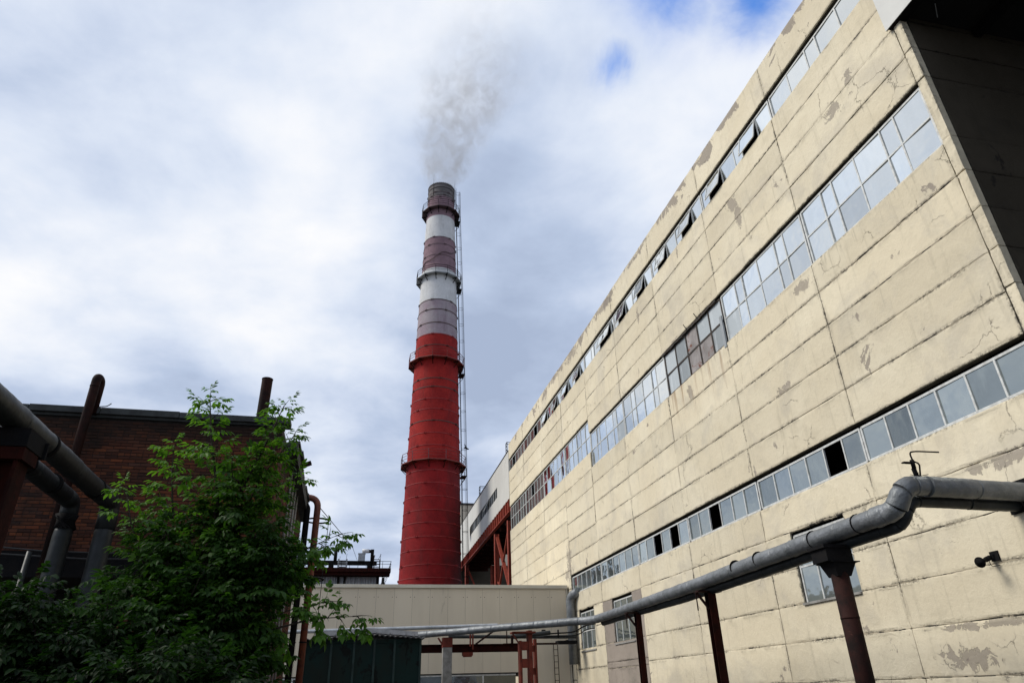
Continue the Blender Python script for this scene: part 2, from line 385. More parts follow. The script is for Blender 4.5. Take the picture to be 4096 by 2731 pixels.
def leaf_mat(name, c1, c2):
    m = bpy.data.materials.new(name); m.use_nodes = True; nt = m.node_tree; nt.nodes.clear()
    o = nd(nt, 'ShaderNodeOutputMaterial'); g = nd(nt, 'ShaderNodeNewGeometry'); oi = nd(nt, 'ShaderNodeObjectInfo')
    r = mth(nt, 'FRACT', mth(nt, 'ADD', g.outputs['Random Per Island'], mth(nt, 'MULTIPLY', oi.outputs['Random'], 5.1)))
    c = mixc(nt, r, c1, c2)
    c = mixc(nt, mth(nt, 'MULTIPLY', smooth(nt, noise(nt, g.outputs['Position'], 1.3, 3), .4, .7), .5), c, tuple(x * 1.5 for x in c2))
    b = nd(nt, 'ShaderNodeBsdfPrincipled'); b.inputs['Roughness'].default_value = .5; b.inputs['Specular IOR Level'].default_value = .16
    nt.links.new(c, b.inputs['Base Color'])
    t = nd(nt, 'ShaderNodeBsdfTranslucent'); nt.links.new(vmth(nt, 'MULTIPLY', c, (1.5, 1.7, .7)).outputs[0], t.inputs[0])
    mx = nd(nt, 'ShaderNodeMixShader'); mx.inputs[0].default_value = .40
    nt.links.new(b.outputs[0], mx.inputs[1]); nt.links.new(t.outputs[0], mx.inputs[2]); nt.links.new(mx.outputs[0], o.inputs[0])
    return m


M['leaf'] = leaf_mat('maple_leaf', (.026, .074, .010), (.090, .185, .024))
M['leaf2'] = leaf_mat('painted_shade_leaf', (.004, .014, .003), (.015, .040, .007))  # darkest leaf copy, with the low foliage's shade in its colour

M['leaf3'] = leaf_mat('inner_maple_leaf', (.010, .032, .006), (.036, .088, .013))  # mid-dark leaf copy, inner crown shade put into its colour

# ------------------------------------------------------------------ mesh helpers
def wloc(o):
    v = Vector((0, 0, 0))
    while o is not None:
        v += o.location; o = o.parent
    return v


class MB:
    def __init__(s):
        s.v = []; s.f = []; s.mi = []; s.sm = []; s.edge = None

    def add(s, vs, fs, mi=0, sm=False):
        o = len(s.v); s.v += [tuple(x) for x in vs]
        for f in fs:
            s.f.append(tuple(i + o for i in f)); s.mi.append(mi); s.sm.append(sm)

    def box(s, x0, x1, y0, y1, z0, z1, mi=0):
        s.add([(x0, y0, z0), (x1, y0, z0), (x1, y1, z0), (x0, y1, z0), (x0, y0, z1), (x1, y0, z1), (x1, y1, z1), (x0, y1, z1)],
              [(0, 3, 2, 1), (4, 5, 6, 7), (0, 1, 5, 4), (1, 2, 6, 5), (2, 3, 7, 6), (3, 0, 4, 7)], mi)

    def bar(s, p, q, w, h=None, up=(0, 0, 1), mi=0):
        h = w if h is None else h
        p = Vector(p); q = Vector(q); d = (q - p).normalized(); u = Vector(up)
        if abs(d.dot(u)) > .98: u = Vector((0, 1, 0))
        a = d.cross(u).normalized() * w / 2; b = a.cross(d).normalized() * h / 2
        vs = [p - a - b, p + a - b, p + a + b, p - a + b, q - a - b, q + a - b, q + a + b, q - a + b]
        s.add(vs, [(0, 3, 2, 1), (4, 5, 6, 7), (0, 1, 5, 4), (1, 2, 6, 5), (2, 3, 7, 6), (3, 0, 4, 7)], mi)

    def tube(s, pts, r, n=12, caps=True, mi=0, closed=False, wob=0.0):
        pts = [Vector(p) for p in pts]; k = len(pts)
        rs = [r] * k if isinstance(r, (int, float)) else list(r)
        vs = []; ref = None
        for i in range(k):
            if closed: d = pts[(i + 1) % k] - pts[i - 1]
            else: d = pts[min(i + 1, k - 1)] - pts[max(i - 1, 0)]
            d.normalize()
            if ref is None:
                ref = Vector((0, 0, 1)) if abs(d.z) < .9 else Vector((0, 1, 0))
            a = (ref - d * ref.dot(d)).normalized(); ref = a; b = d.cross(a)
            for j in range(n):
                t = 2 * PI * j / n; w = rs[i] * (1 + (random.uniform(-wob, wob) if wob else 0))
                vs.append(pts[i] + (a * math.cos(t) + b * math.sin(t)) * w)
        fs = []
        for i in range(k if closed else k - 1):
            for j in range(n):
                a0 = i * n + j; a1 = i * n + (j + 1) % n; b0 = ((i + 1) % k) * n + j; b1 = ((i + 1) % k) * n + (j + 1) % n
                fs.append((a0, a1, b1, b0))
        s.add(vs, fs, mi, True)
        if caps and not closed:
            o = len(s.v) - len(vs)
            s.f.append(tuple(o + j for j in range(n))[::-1]); s.mi.append(mi); s.sm.append(False)
            s.f.append(tuple(o + (k - 1) * n + j for j in range(n))); s.mi.append(mi); s.sm.append(False)

    def ring(s, c, R, r, n=24, m=6, mi=0, axis='z'):
        pts = []
        for i in range(n):
            t = 2 * PI * i / n
            pts.append((c[0] + R * math.cos(t), c[1] + R * math.sin(t), c[2]))
        s.tube(pts, r, m, False, mi, True)

    def build(s, name, m, parent=None, kind=None, origin=None):
        me = bpy.data.meshes.new(name)
        if parent is not None: o0 = wloc(parent)
        elif origin is not None: o0 = Vector(origin)
        else:
            a = np.array(s.v); o0 = Vector((float(a[:, 0].mean()), float(a[:, 1].mean()), float(a[:, 2].min())))
        me.from_pydata([(x - o0.x, y - o0.y, z - o0.z) for x, y, z in s.v], [], s.f)
        ms = m if isinstance(m, (list, tuple)) else [m]
        for q in ms: me.materials.append(q)
        me.polygons.foreach_set('material_index', s.mi); me.polygons.foreach_set('use_smooth', s.sm)
        if s.edge is not None:
            a = me.attributes.new('edge', 'FLOAT', 'POINT'); a.data.foreach_set('value', s.edge)
        me.update()
        o = bpy.data.objects.new(name, me); COL.objects.link(o)
        if parent is not None: o.parent = parent
        else: o.location = o0
        if kind: o['kind'] = kind
        return o


def thing(name, label, cat, loc=(0, 0, 0), group=None):
    o = bpy.data.objects.new(name, None); COL.objects.link(o); o.location = loc; o.empty_display_size = .3
    o['label'] = label; o['category'] = cat
    if group: o['group'] = group
    return o


def tag(o, label, cat, group=None):
    o['label'] = label; o['category'] = cat
    if group: o['group'] = group
    return o


def part(name, m, parent, fn, kind=None):
    mb = MB(); fn(mb); return mb.build(name, m, parent, kind)


def each(name, m, parent, fns, kind=None):
    return [part(name, m, parent, f, kind) for f in fns]


def copy_tree(o, parent=None):
    c = o.copy(); COL.objects.link(c)
    if parent is not None: c.parent = parent
    for ch in list(o.children): copy_tree(ch, c)
    return c


def arc(c, r, a0, a1, u, v, n=8):
    c = Vector(c); u = Vector(u); v = Vector(v)
    return [c + u * r * math.cos(a0 + (a1 - a0) * i / n) + v * r * math.sin(a0 + (a1 - a0) * i / n) for i in range(n + 1)]


def bend(pts, r=.3, n=6):
    """polyline with rounded corners"""
    pts = [Vector(p) for p in pts]; out = [pts[0]]
    for i in range(1, len(pts) - 1):
        a, b, c = pts[i - 1], pts[i], pts[i + 1]
        d1 = (a - b); d2 = (c - b); k = min(r, d1.length * .49, d2.length * .49)
        p1 = b + d1.normalized() * k; p2 = b + d2.normalized() * k
        for j in range(n + 1):
            t = j / n; out.append(p1 * (1 - t) ** 2 + b * 2 * t * (1 - t) + p2 * t * t)
    out.append(pts[-1]); return out


# ------------------------------------------------------------------ ground
g = MB(); g.add([(-900, -900, 0), (900, -900, 0), (900, 1500, 0), (-900, 1500, 0)], [(0, 1, 2, 3)])
o = g.build('ground', M['asphalt'], None, 'structure', (0, 0, 0))

# ------------------------------------------------------------------ main factory hall (right)
FX = 14.9
fac = thing('factory_hall', 'long cream concrete panel factory hall with three bands of windows along the right side', 'factory building', (FX, 10.55, 0))
YJ = [10.85, 16.83, 22.80, 28.79, 34.79, 40.76, 46.65, 52.70, 58.90, 65.05]


def panel(y0, y1, z0, z1, m='cream', name='panel', depth=.22, jit=.010, proud=None, kx=False, chip=.02):
    """one wall slab: gridded face with chipped, set-back borders; kx: slab faces -Y instead of -X (y0,y1 are x then)"""
    L = y1 - y0; H = z1 - z0; gap = .012
    y0 += gap; y1 -= gap; z0 += gap; z1 -= gap
    nu = max(3, int(L / .45)); us = [0, .035, .12] + [.12 + (L - .24 - 2 * gap) * i / nu for i in range(1, nu)] + [L - .12 - 2 * gap, L - .035 - 2 * gap, L - 2 * gap]
    h = H - 2 * gap
    if L < .6: us = [0, .03, (L - 2 * gap) / 2, L - 2 * gap - .03, L - 2 * gap]
    vs_ = [0, .03, .10, h * .35, h * .65, h - .10, h - .03, h]
    pr = random.uniform(-.010, .010) if proud is None else proud
    tl = random.uniform(-.008, .008)
    mb = MB(); V = []; E = []
    for iu, u in enumerate(us):
        for iv, v in enumerate(vs_):
            bu = iu in (0, len(us) - 1); bv = iv in (0, len(vs_) - 1)
            du = min(u, us[-1] - u); dv = min(v, h - v); d = min(du, dv)
            x = pr + tl * (v / h - .5)
            if bu or bv: x += random.uniform(.004, .006 + chip * random.random())
            elif d < .05: x += random.uniform(0, .006)
            else: x += random.uniform(-.003, .003)
            ju = random.uniform(-jit, jit) if not bu else random.uniform(-.004, .004)
            jv = random.uniform(-jit, jit) if not bv else random.uniform(-.009, .006)
            V.append((x, y0 + u + ju, z0 + v + jv)); E.append(max(0.0, 1 - d / .22) ** 1.5 if d > 0 else 1.0)
    nv = len(vs_); F = []
    for i in range(len(us) - 1):
        for j in range(nv - 1):
            F.append((i * nv + j, i * nv + j + 1, (i + 1) * nv + j + 1, (i + 1) * nv + j))
    # sides
    b0 = len(V)
    for (yy, zz) in ((y0, z0), (y1, z0), (y1, z1), (y0, z1)):
        V.append((depth, yy, zz)); E.append(.6)
    n = len(us)
    F.append(tuple([i * nv for i in range(n)] + [b0 + 1, b0]))
    F.append(tuple([(n - 1) * nv + j for j in range(nv)] + [b0 + 2, b0 + 1]))
    F.append(tuple([i * nv + nv - 1 for i in range(n - 1, -1, -1)] + [b0 + 3, b0 + 2]))
    F.append(tuple([j for j in range(nv - 1, -1, -1)] + [b0, b0 + 3]))
    if kx: V = [(yy, 10.55 + x, zz) for x, yy, zz in V]; F = [f[::-1] for f in F]
    else: V = [(FX + x, yy, zz) for x, yy, zz in V]
    mb.add(V, F); mb.edge = E
    return mb.build(name, M[m], fac)


mort = MB(); mort_e = []


def mortar_h(y0, y1, z):
    """pointing smeared along a horizontal joint, uneven in depth and width"""
    n = int((y1 - y0) / .11); k = random.random() * 50; V = []; amp = random.choice((.2, .6, 1.1, 1.6))
    for i in range(n + 1):
        y = y0 + (y1 - y0) * i / n
        s = math.sin(y * 1.3 + k) + .6 * math.sin(y * 3.7 + 2 * k) + random.uniform(-.5, .5)
        dp = .004 + max(0, .022 * s * amp) + random.uniform(-.004, .006)
        w = random.uniform(.018, .036) * (1 + .25 * max(0, s) * (amp > .5))
        V += [(FX + .055, y, z - w - .01), (FX + dp, y, z - w * .6 + random.uniform(-.006, .006)), (FX + dp + random.uniform(-.004, .01), y, z + w * .5), (FX + .055, y, z + w + .01)]
    F = []
    for i in range(n):
        for j in range(3):
            a = i * 4 + j; F.append((a, a + 1, a + 5, a + 4))
    mort.add(V, F)


HOLES = [(18.40, 21.26, 4.02, 6.30), (36.16, 39.16, 3.94, 6.24), (42.45, 45.32, 3.89, 6.20)]
core = MB()


def wall_rows(i, levels, m='cream'):
    y0, y1 = YJ[i], YJ[i + 1]
    for a, b in zip(levels[:-1], levels[1:]):
        seg = [(y0, y1)]
        for h0, h1, hz0, hz1 in HOLES:
            if h0 > y0 and h1 < y1 and b > hz0 + .2 and a < hz1 - .1:
                seg = [(y0, h0), (h1, y1)]
        for s0, s1 in seg:
            panel(s0, s1, a, b, m)
            core.box(FX + .06, FX + .25, s0, s1, a, b)
        if a > levels[0] + .01:
            if len(seg) == 1: mortar_h(y0 + .02, y1 - .02, a + random.uniform(-.004, .004))
            else:
                for s0, s1 in seg: mortar_h(s0 + .02, s1 - .02, a)


for i in range(9):
    o_ = .008 * (i - 4)
    lo = i < 5
    t0 = 22.86
    panel(YJ[i], YJ[i + 1], t0, 24.50 + random.uniform(-.03, .03), 'cream', proud=random.uniform(-.02, .0))
    core.box(FX + .06, FX + .25, YJ[i], YJ[i + 1], t0, 24.3)
    if lo: wall_rows(i, [17.02, 18.16 + o_, 19.40 + o_, 20.56, 21.62])
    else: wall_rows(i, [18.02, 19.11 + o_, 20.38 + o_, 21.60])
    if lo: wall_rows(i, [8.76, 9.95 + o_, 11.07, 12.29 + o_, 13.53, 14.66])
    elif i == 5: wall_rows(i, [8.76, 9.90, 11.02, 12.20, 13.40, 14.56, 15.70])
    else: wall_rows(i, [7.9, 9.1, 10.2, 11.35, 12.5, 13.6, 14.65, 15.70])
    if i < 6:
        m = 'greypatch' if i == 4 else 'cream'
        lv = [0.5, 1.7, 2.90, 4.05, 5.17, 6.37, 7.50]
        if i == 4:
            wall_rows(i, lv[:2] + [2.74, 3.06], 'greypatch'); wall_rows(i, [3.06, 4.05, 5.17, 6.34], 'greypatch'); wall_rows(i, [6.34, 7.50])
        else: wall_rows(i, lv)
    else:
        wall_rows(i, [.5, 2.3, 4.1, 5.9, 7.9])
    core.box(FX - .03, FX + .25, YJ[i], YJ[i + 1], 0, .5)
# corner blocks beside the end wall
zz = [0.5, 2.9, 5.2, 7.5, 8.76, 10.0, 11.07, 12.3, 13.5, 14.7, 16.98, 18.18, 19.4, 20.6]
for a, b in zip(zz[:-1], zz[1:]):
    panel(10.54, 10.83, a, b, 'cream', 'corner_block', chip=.03, proud=random.uniform(-.03, -.005))
core.box(FX + .06, FX + .25, 10.6, 10.85, .0, 24.3)
core.build('wall_core', M['darkjoint'], fac)
mort.build('joint_mortar', M['mortar'], fac, 'stuff')
# end wall (faces the camera, under the gallery)
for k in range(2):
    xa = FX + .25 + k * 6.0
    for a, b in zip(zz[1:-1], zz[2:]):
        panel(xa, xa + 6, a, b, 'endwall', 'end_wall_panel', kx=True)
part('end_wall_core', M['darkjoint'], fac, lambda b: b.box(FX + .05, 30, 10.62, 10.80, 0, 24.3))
# the far end, back and roof that close the hall
part('roof', M['roofing'], fac, lambda b: b.box(FX + .26, 31, 10.82, 65.0, 23.9, 24.15))
part('far_wall', M['darkjoint'], fac, lambda b: b.box(FX + .12, 31, 65.02, 65.2, 0, 24.25))
part('back_wall', M['darkjoint'], fac, lambda b: b.box(30.6, 31, 10.82, 65.0, 0, 24.0))
part('inner_wall', M['interior'], fac, lambda b: b.box(18.4, 18.6, 10.85, 65.0, 0.1, 23.8))
part('inner_floors', M['interior'], fac, lambda b: [b.box(FX + .26, 18.39, 10.86, 65.0, z - .2, z) for z in (3.2, 7.2, 14.3, 21.3)])

RX0, RX1, GXO = FX + .10, FX + .16, FX + .13


def frame_bars(mb, ys, zs, w=.055, x0=RX0, x1=RX1, outer=.07):
    for k, y in enumerate(ys):
        ww = outer if k in (0, len(ys) - 1) else w
        mb.box(x0 - (.004 if k in (0, len(ys) - 1) else 0), x1, y - ww / 2, y + ww / 2, zs[0], zs[-1])
    for k, z in enumerate(zs):
        ww = outer if k in (0, len(zs) - 1) else w
        mb.box(x0 + .004, x1 - .004, ys[0], ys[-1], z - ww / 2, z + ww / 2)


def pane_obj(par, y0, y1, z0, z1, m, name='pane', x=GXO, tilt=0.0):
    mb = MB(); t = random.uniform(-.014, .014); t2 = random.uniform(-.012, .012)
    mb.add([(x + t, y0, z0), (x - t + t2, y1, z0), (x - t, y1, z1), (x + t - t2, y0, z1), (x + t + .006, y0, z0), (x - t + t2 + .006, y1, z0), (x - t + .006, y1, z1), (x + t - t2 + .006, y0, z1)],
           [(0, 3, 2, 1), (4, 5, 6, 7), (0, 1, 5, 4), (1, 2, 6, 5), (2, 3, 7, 6), (3, 0, 4, 7)])
    return mb.build(name, M[m], par)


def window(label, ys, zs, gm='glass', skip=(), sash=(), fm='frame', lab=None, special=None, w=.055):
    wn = bpy.data.objects.new('window', None); COL.objects.link(wn); wn.parent = fac
    wn.location = Vector((FX, ys[0], zs[0])) - fac.location
    if lab: wn['label'] = lab
    mb = MB(); frame_bars(mb, ys, zs, w); mb.build('frame', M[fm], wn)
    for i in range(len(ys) - 1):
        for j in range(len(zs) - 1):
            if (i, j) in skip: continue
            a, b, c, d = ys[i] + w / 2, ys[i + 1] - w / 2, zs[j] + w / 2, zs[j + 1] - w / 2
            if (i, j) in sash:
                # top-hung light swung out at the bottom
                th = math.radians(random.uniform(12.5, 17)); H = d - c - .02
                def rot(x, z): return (RX0 - .01 - math.sin(th) * (d - z) + x * math.cos(th), d - math.cos(th) * (d - z) - x * math.sin(th))
                sb = MB()
                for (p, q) in (((a, c), (b, c)), ((a, d), (b, d)), ((a, c), (a, d)), ((b, c), (b, d))):
                    x1_, z1_ = rot(0, p[1]); x2_, z2_ = rot(0, q[1])
                    sb.bar((x1_, p[0], z1_), (x2_, q[0], z2_), .05, .04, up=(math.cos(th), 0, -math.sin(th)))
                sb.build('sash', M[fm], wn)
                gb = MB(); x1_, z1_ = rot(.0, c + .02); x2_, z2_ = rot(.0, d - .02)
                gb.add([(x1_, a + .02, z1_), (x1_, b - .02, z1_), (x2_, b - .02, z2_), (x2_, a + .02, z2_)], [(0, 3, 2, 1)])
                gb.build('pane', M[gm], wn)
                continue
            mm = gm
            if special and (i, j) in special: mm = special[(i, j)]
            pane_obj(wn, a, b, c, d, mm)
    return wn


# top band
for i in range(9):
    y0, y1 = YJ[i], YJ[i + 1]
    zs = [21.66, 22.70]
    if i == 0:
        window('', [10.95, 12.6, 13.77, 14.4, 15.54, 16.76], zs)
    elif i in (1, 2, 3, 5, 6):
        h = (y1 - y0) / 2
        ys = [y0 + .06, y0 + 1.04, y0 + 2.26, y0 + h - .10, y0 + h + 1.02, y0 + h + 2.26, y1 - .06]
        window('', ys, zs, sash=[(1, 0), (4, 0)])
    elif i == 4:
        window('', [y0 + .05, y0 + .55, y0 + 2.7, y0 + 3.9, y0 + 4.45, y1 - .05], zs, sash=[(1, 0)])
    else:
        window('', [y0 + .06 + k * (y1 - y0 - .12) / 5 for k in range(6)], zs, skip=[(1, 0)] if i == 7 else [(3, 0)], gm='glasslow')
# middle band
for i in range(9):
    y0, y1 = YJ[i], YJ[i + 1]
    if i < 5:
        zs = [14.72, 15.80, 16.90]
        ys = [y0 + .06, y0 + 1.19, y0 + 1.79, y0 + 3.02, y0 + 4.19, y0 + 4.79, y1 - .06]
        if i == 2:
            sp = {(0, 0): 'milky', (0, 1): 'milky', (1, 0): 'rustsheet', (1, 1): 'milky', (2, 0): 'rustsheet', (2, 1): 'rustsheet', (3, 0): 'milky', (3, 1): 'milky', (4, 0): 'milky', (4, 1): 'milky'}
            ys = [y0 + .06, y0 + 1.22, y0 + 2.38, y0 + 3.55, y0 + 4.72, y1 - .06]
            wn = window('', ys, zs, fm='oldframe', special=sp, lab='derelict window of milky and rust stained panes in black bent frames', w=.085)
            lb = MB()
            lb.box(FX - .02, FX + .03, y0 + .02, y0 + .20, 14.5, 16.0)
            lb.build('hanging_sheet', M['lightgrey'], wn)
            rg = MB(); yy = y0 + .3
            while yy < y1:
                rg.bar((FX + .03, yy, 16.93 + random.uniform(-.02, .03)), (FX + .03, yy + .5, 16.95 + random.uniform(-.03, .03)), .05, random.uniform(.05, .13)); yy += .48
            for yy in (y0 + 2.0, y0 + 3.1): rg.bar((FX + .02, yy, 16.9), (FX - .12, yy + .05, 17.25), .03)
            rg.build('torn_lintel_strip', M['oldframe'], wn)
        else:
            sk = {3: [], 4: [(0, 0)]}.get(i, [])
            sp = {}
            if i == 1: sp = {(5, 0): 'milky'}
            if i == 4: sp = {(0, 0): 'milky'}; sk = []
            window('', ys, zs, skip=sk, special=sp)
    else:
        n = 6; ys = [y0 + .05 + k * (y1 - y0 - .10) / n for k in range(n + 1)]
        window('', ys, [15.76, 16.84, 17.92], skip=[(3, 1)] if i == 7 else [], gm='glasslow' if i > 6 else 'glass', w=.05)
# lower band
b3 = [11.87, 12.78, 13.79, 14.80, 15.75, 16.72, 17.73, 18.70, 19.70, 20.68, 21.66, 22.65]
for i in range(6):
    y0, y1 = YJ[i], YJ[i + 1]
    n = 6
    ys = [y0 + .06 + k * (y1 - y0 - .12) / n for k in range(n + 1)]
    if i == 0: ys = [10.95] + b3[:5] + [16.76]
    if i == 1: ys = [16.86] + b3[6:11] + [22.72]
    sk = {1: [(0, 0)], 2: [(3, 0)], 3: [(3, 0), (5, 0)], 5: [(4, 0)]}.get(i, [])
    sk = {1: [(1, 0)], 2: [(3, 0)], 3: [(1, 0), (3, 0)]}.get(i, [])
    window('', ys, [7.56, 8.60], 'glasslow', skip=sk)
for (h0, h1, z0, z1), zz_ in zip(HOLES, ([4.04, 5.19, 6.22], [3.98, 5.10, 6.18], [3.92, 5.05, 6.16])):
    window('', [h0 + .05, h0 + (h1 - h0) / 3, h0 + 2 * (h1 - h0) / 3, h1 - .05], zz_, 'glasslow', w=.06)
    part('window_sill', M['concrete'], fac, lambda b: b.box(FX - .05, FX + .2, h0 - .02, h1 + .02, z0 - .04, z0 + .03))

# ------------------------------------------------------------------ roof gallery above the near end (top right)
gal = thing('overhead_gallery', 'pale grey clad gallery with a black underside jutting out above the corner of the hall', 'gallery', (15.2, 10.9, 19.3))
each('side_panel', M['greyclad'], gal, [lambda b, k=k: b.box(14.74, 14.80, 10.98 - 1.17 * (k + 1) + .006, 10.98 - 1.17 * k - .006, 19.36, 26.0) for k in range(22)])
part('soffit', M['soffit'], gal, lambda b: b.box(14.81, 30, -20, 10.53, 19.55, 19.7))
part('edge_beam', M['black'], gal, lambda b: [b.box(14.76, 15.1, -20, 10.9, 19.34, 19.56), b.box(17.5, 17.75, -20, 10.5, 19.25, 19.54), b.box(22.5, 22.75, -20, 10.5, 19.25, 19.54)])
each('bracket', M['lightgrey'], gal, [lambda b: b.bar((15.6, 9.9, 19.45), (15.9, 10.2, 19.3), .02), lambda b: b.bar((15.5, 9.6, 19.3), (15.8, 9.2, 19.32), .02)])
part('roof', M['roofing'], gal, lambda b: b.box(14.72, 30, -20, 10.5, 26.0, 26.2))
part('added_shade_wall', M['darkclad'], gal, lambda b: b.box(29.6, 30, -20, 10.5, 0, 26.0))  # unseen wall added, and gallery widened, to keep light out below

# ------------------------------------------------------------------ right pipeline
def jacket_pipe(root, pts, r0_, r1_, m, seglen=1.05, n=16, name='pipe_section'):
    """insulated pipe: separate sheet-metal jackets along a path, each lapped over the next"""
    pts = [Vector(p) for p in pts]
    ds = [0.0]
    for a, b in zip(pts[:-1], pts[1:]): ds.append(ds[-1] + (b - a).length)
    tot = ds[-1]

    def at(t):
        t = max(0, min(tot, t))
        for k in range(len(ds) - 1):
            if t <= ds[k + 1] or k == len(ds) - 2:
                q = (t - ds[k]) / max(1e-6, ds[k + 1] - ds[k]); return pts[k].lerp(pts[k + 1], q)
    t = 0.0
    while t < tot - .05:
        L = min(seglen * random.uniform(.75, 1.25), tot - t)
        if tot - t - L < .3: L = tot - t
        ks = max(3, int(L / .09)); pp = []; rs = []
        rb = (r0_ + (r1_ - r0_) * t / tot) * random.uniform(.965, 1.03)
        sag = random.uniform(-.008, .008)
        for k in range(ks + 1):
            q = at(t + L * k / ks) + Vector((0, 0, sag * math.sin(PI * k / ks)))
            pp.append(q); rs.append(rb * (1 + random.uniform(-.008, .008)))
        rs[0] = rb * .93; rs[-1] = rb * 1.035; pp.append(pp[-1] + (pp[-1] - pp[-2]).normalized() * .02); rs.append(rb * 1.035)
        mb = MB(); mb.tube(pp, rs, n, True, 0, False, .018); mb.build(name, M[m], root)
        t += L
    return


PX = 11.40
pl = thing('pipeline', 'thick grey jacketed pipeline on red posts, stepping up in an elbow to the hall wall', 'pipe', (PX, 22, 4.4))
run_up = bend([(14.95, 12.22, 5.38), (11.62, 12.22, 5.42), (11.46, 12.42, 4.93), (PX, 13.0, 4.90)], .26, 6)
jacket_pipe(pl, run_up[:1] + run_up[1:2], .215, .215, 'galv', 1.3)
jacket_pipe(pl, run_up[1:], .222, .218, 'galv', .36, 16, 'elbow')
jacket_pipe(pl, [run_up[-1], (PX, 16.4, 4.83), (PX, 22, 4.71), (PX + .04, 27, 4.66), (PX + .06, 32.2, 4.62)], .21, .18, 'galv')
jacket_pipe(pl, bend([(PX + .06, 32.2, 4.62), (11.2, 33.0, 4.62), (8.1, 36.1, 4.62), (4.9, 39.2, 4.60), (3.4, 40.6, 4.58)], .5), .18, .17, 'galv', 1.4)
each('strap', M['black'], pl, [lambda b, y=y: b.tube([(PX, y, 4.90 - (y - 13) * .0135), (PX, y + .03, 4.90 - (y - 13) * .0135)], .226, 16) for y in (13.6, 15.3, 17.9, 19.2)])
vv = MB()
vv.tube([(12.05, 12.22, 5.60), (12.02, 12.22, 5.82)], .05, 8); vv.tube([(11.80, 12.2, 5.93), (12.06, 12.2, 5.93)], .03, 8)
vv.ring((11.80, 12.2, 5.93), .05, .012, 10, 5); vv.tube([(12.02, 12.2, 5.8), (12.02, 12.2, 6.0)], .045, 8)
vv.tube(bend([(12.12, 12.2, 5.64), (12.20, 12.2, 5.93), (12.04, 12.2, 5.97), (12.02, 12.2, 6.18), (12.2, 12.2, 6.21), (12.82, 12.2, 6.22)], .08), .018, 8)
for k in range(9):
    a = random.uniform(0, 6.3); vv.tube([(12.05, 12.2, 5.63), (12.05 + .28 * math.cos(a), 12.2 + .1 * math.sin(a), 5.66 + random.uniform(0, .07))], .006, 4)
vv.build('vent_valve', M['black'], pl)
p2 = thing('pipeline', 'slimmer dark pipe running tucked beneath the thick grey pipeline', 'pipe', (PX + .2, 22, 4.3))
r2u = bend([(14.95, 12.55, 5.16), (11.95, 12.55, 5.18), (11.80, 12.72, 4.70), (PX + .27, 13.2, 4.66)], .22, 6)
jacket_pipe(p2, r2u[:2], .15, .15, 'galvdark', 1.5, 14)
jacket_pipe(p2, r2u[1:], .15, .15, 'galvdark', .4, 14, 'elbow')
jacket_pipe(p2, [r2u[-1], (PX + .27, 22, 4.47), (PX + .27, 32.0, 4.43)], .15, .13, 'galvdark', 1.6, 12)
# wall flange where the pipe enters
part('wall_flange', M['black'], pl, lambda b: b.box(FX - .05, FX - .02, 11.95, 12.75, 4.98, 5.68))

# supports
s1 = thing('pipe_support', 'thick round rusted post with a black flared head, nearest the camera under the pipeline', 'pipe support', (11.42, 14.7, 0), 'posts under the grey pipeline')
part('post', M['rust'], s1, lambda b: b.tube([(11.42, 14.7, 0), (11.42, 14.7, 4.1)], .205, 20, wob=.004))
part('flange_ring', M['rust'], s1, lambda b: [b.tube([(11.42, 14.7, 2.95), (11.42, 14.7, 2.99)], .212, 20)])
hd = MB()
a = [(11.24, 14.52), (11.60, 14.52), (11.60, 14.88), (11.24, 14.88)]; b_ = [(11.12, 14.44), (11.74, 14.44), (11.74, 14.96), (11.12, 14.96)]
V = [(x, y, 3.88) for x, y in a] + [(x, y, 4.18) for x, y in b_]
hd.add(V, [(0, 3, 2, 1), (4, 5, 6, 7), (0, 1, 5, 4), (1, 2, 6, 5), (2, 3, 7, 6), (3, 0, 4, 7)])
hd.box(11.06, 11.82, 14.38, 15.02, 4.183, 4.205); hd.box(10.98, 11.68, 14.42, 15.0, 4.208, 4.50); hd.box(10.92, 11.74, 14.38, 15.04, 4.503, 4.58)
hd.build('post_head', M['black'], s1)


def hpost(x, y, ztop, label, w=.26, br=True, zsh=None):
    t = thing('pipe_support', label, 'pipe support', (x, y, 0), 'posts under the grey pipeline')
    def fn(b):
        b.box(x - w / 2, x + w / 2, y - w / 2, y - w / 2 + .025, 0, ztop); b.box(x - w / 2, x + w / 2, y + w / 2 - .025, y + w / 2, 0, ztop)
        b.box(x - .015, x + .015, y - w / 2 + .026, y + w / 2 - .026, 0, ztop)
    part('post', M['darkred'] if y < 30 else M['redsteel'], t, fn)
    part('head_plate', M['rust'], t, lambda b: b.box(x - .5, x + .36, y - .16, y + .16, ztop + .002, ztop + .05))
    if br:
        part('brace', M['rust'], t, lambda b: [b.bar((x - .1, y, ztop - .5), (x - .46, y, ztop - .02), .08, .06)])
        part('hanger_rod', M['rust'], t, lambda b: b.bar((x - .5, y, ztop), (x - .5, y, ztop - .55), .03))
    return t


hpost(11.62, 21.5, 4.40, 'dark red steel post with a brace at its head, second from the thick rusted post', .27)
hpost(11.55, 27.6, 4.38, 'slim dark red post with a brace, below the grey patched bay of the hall', .22)

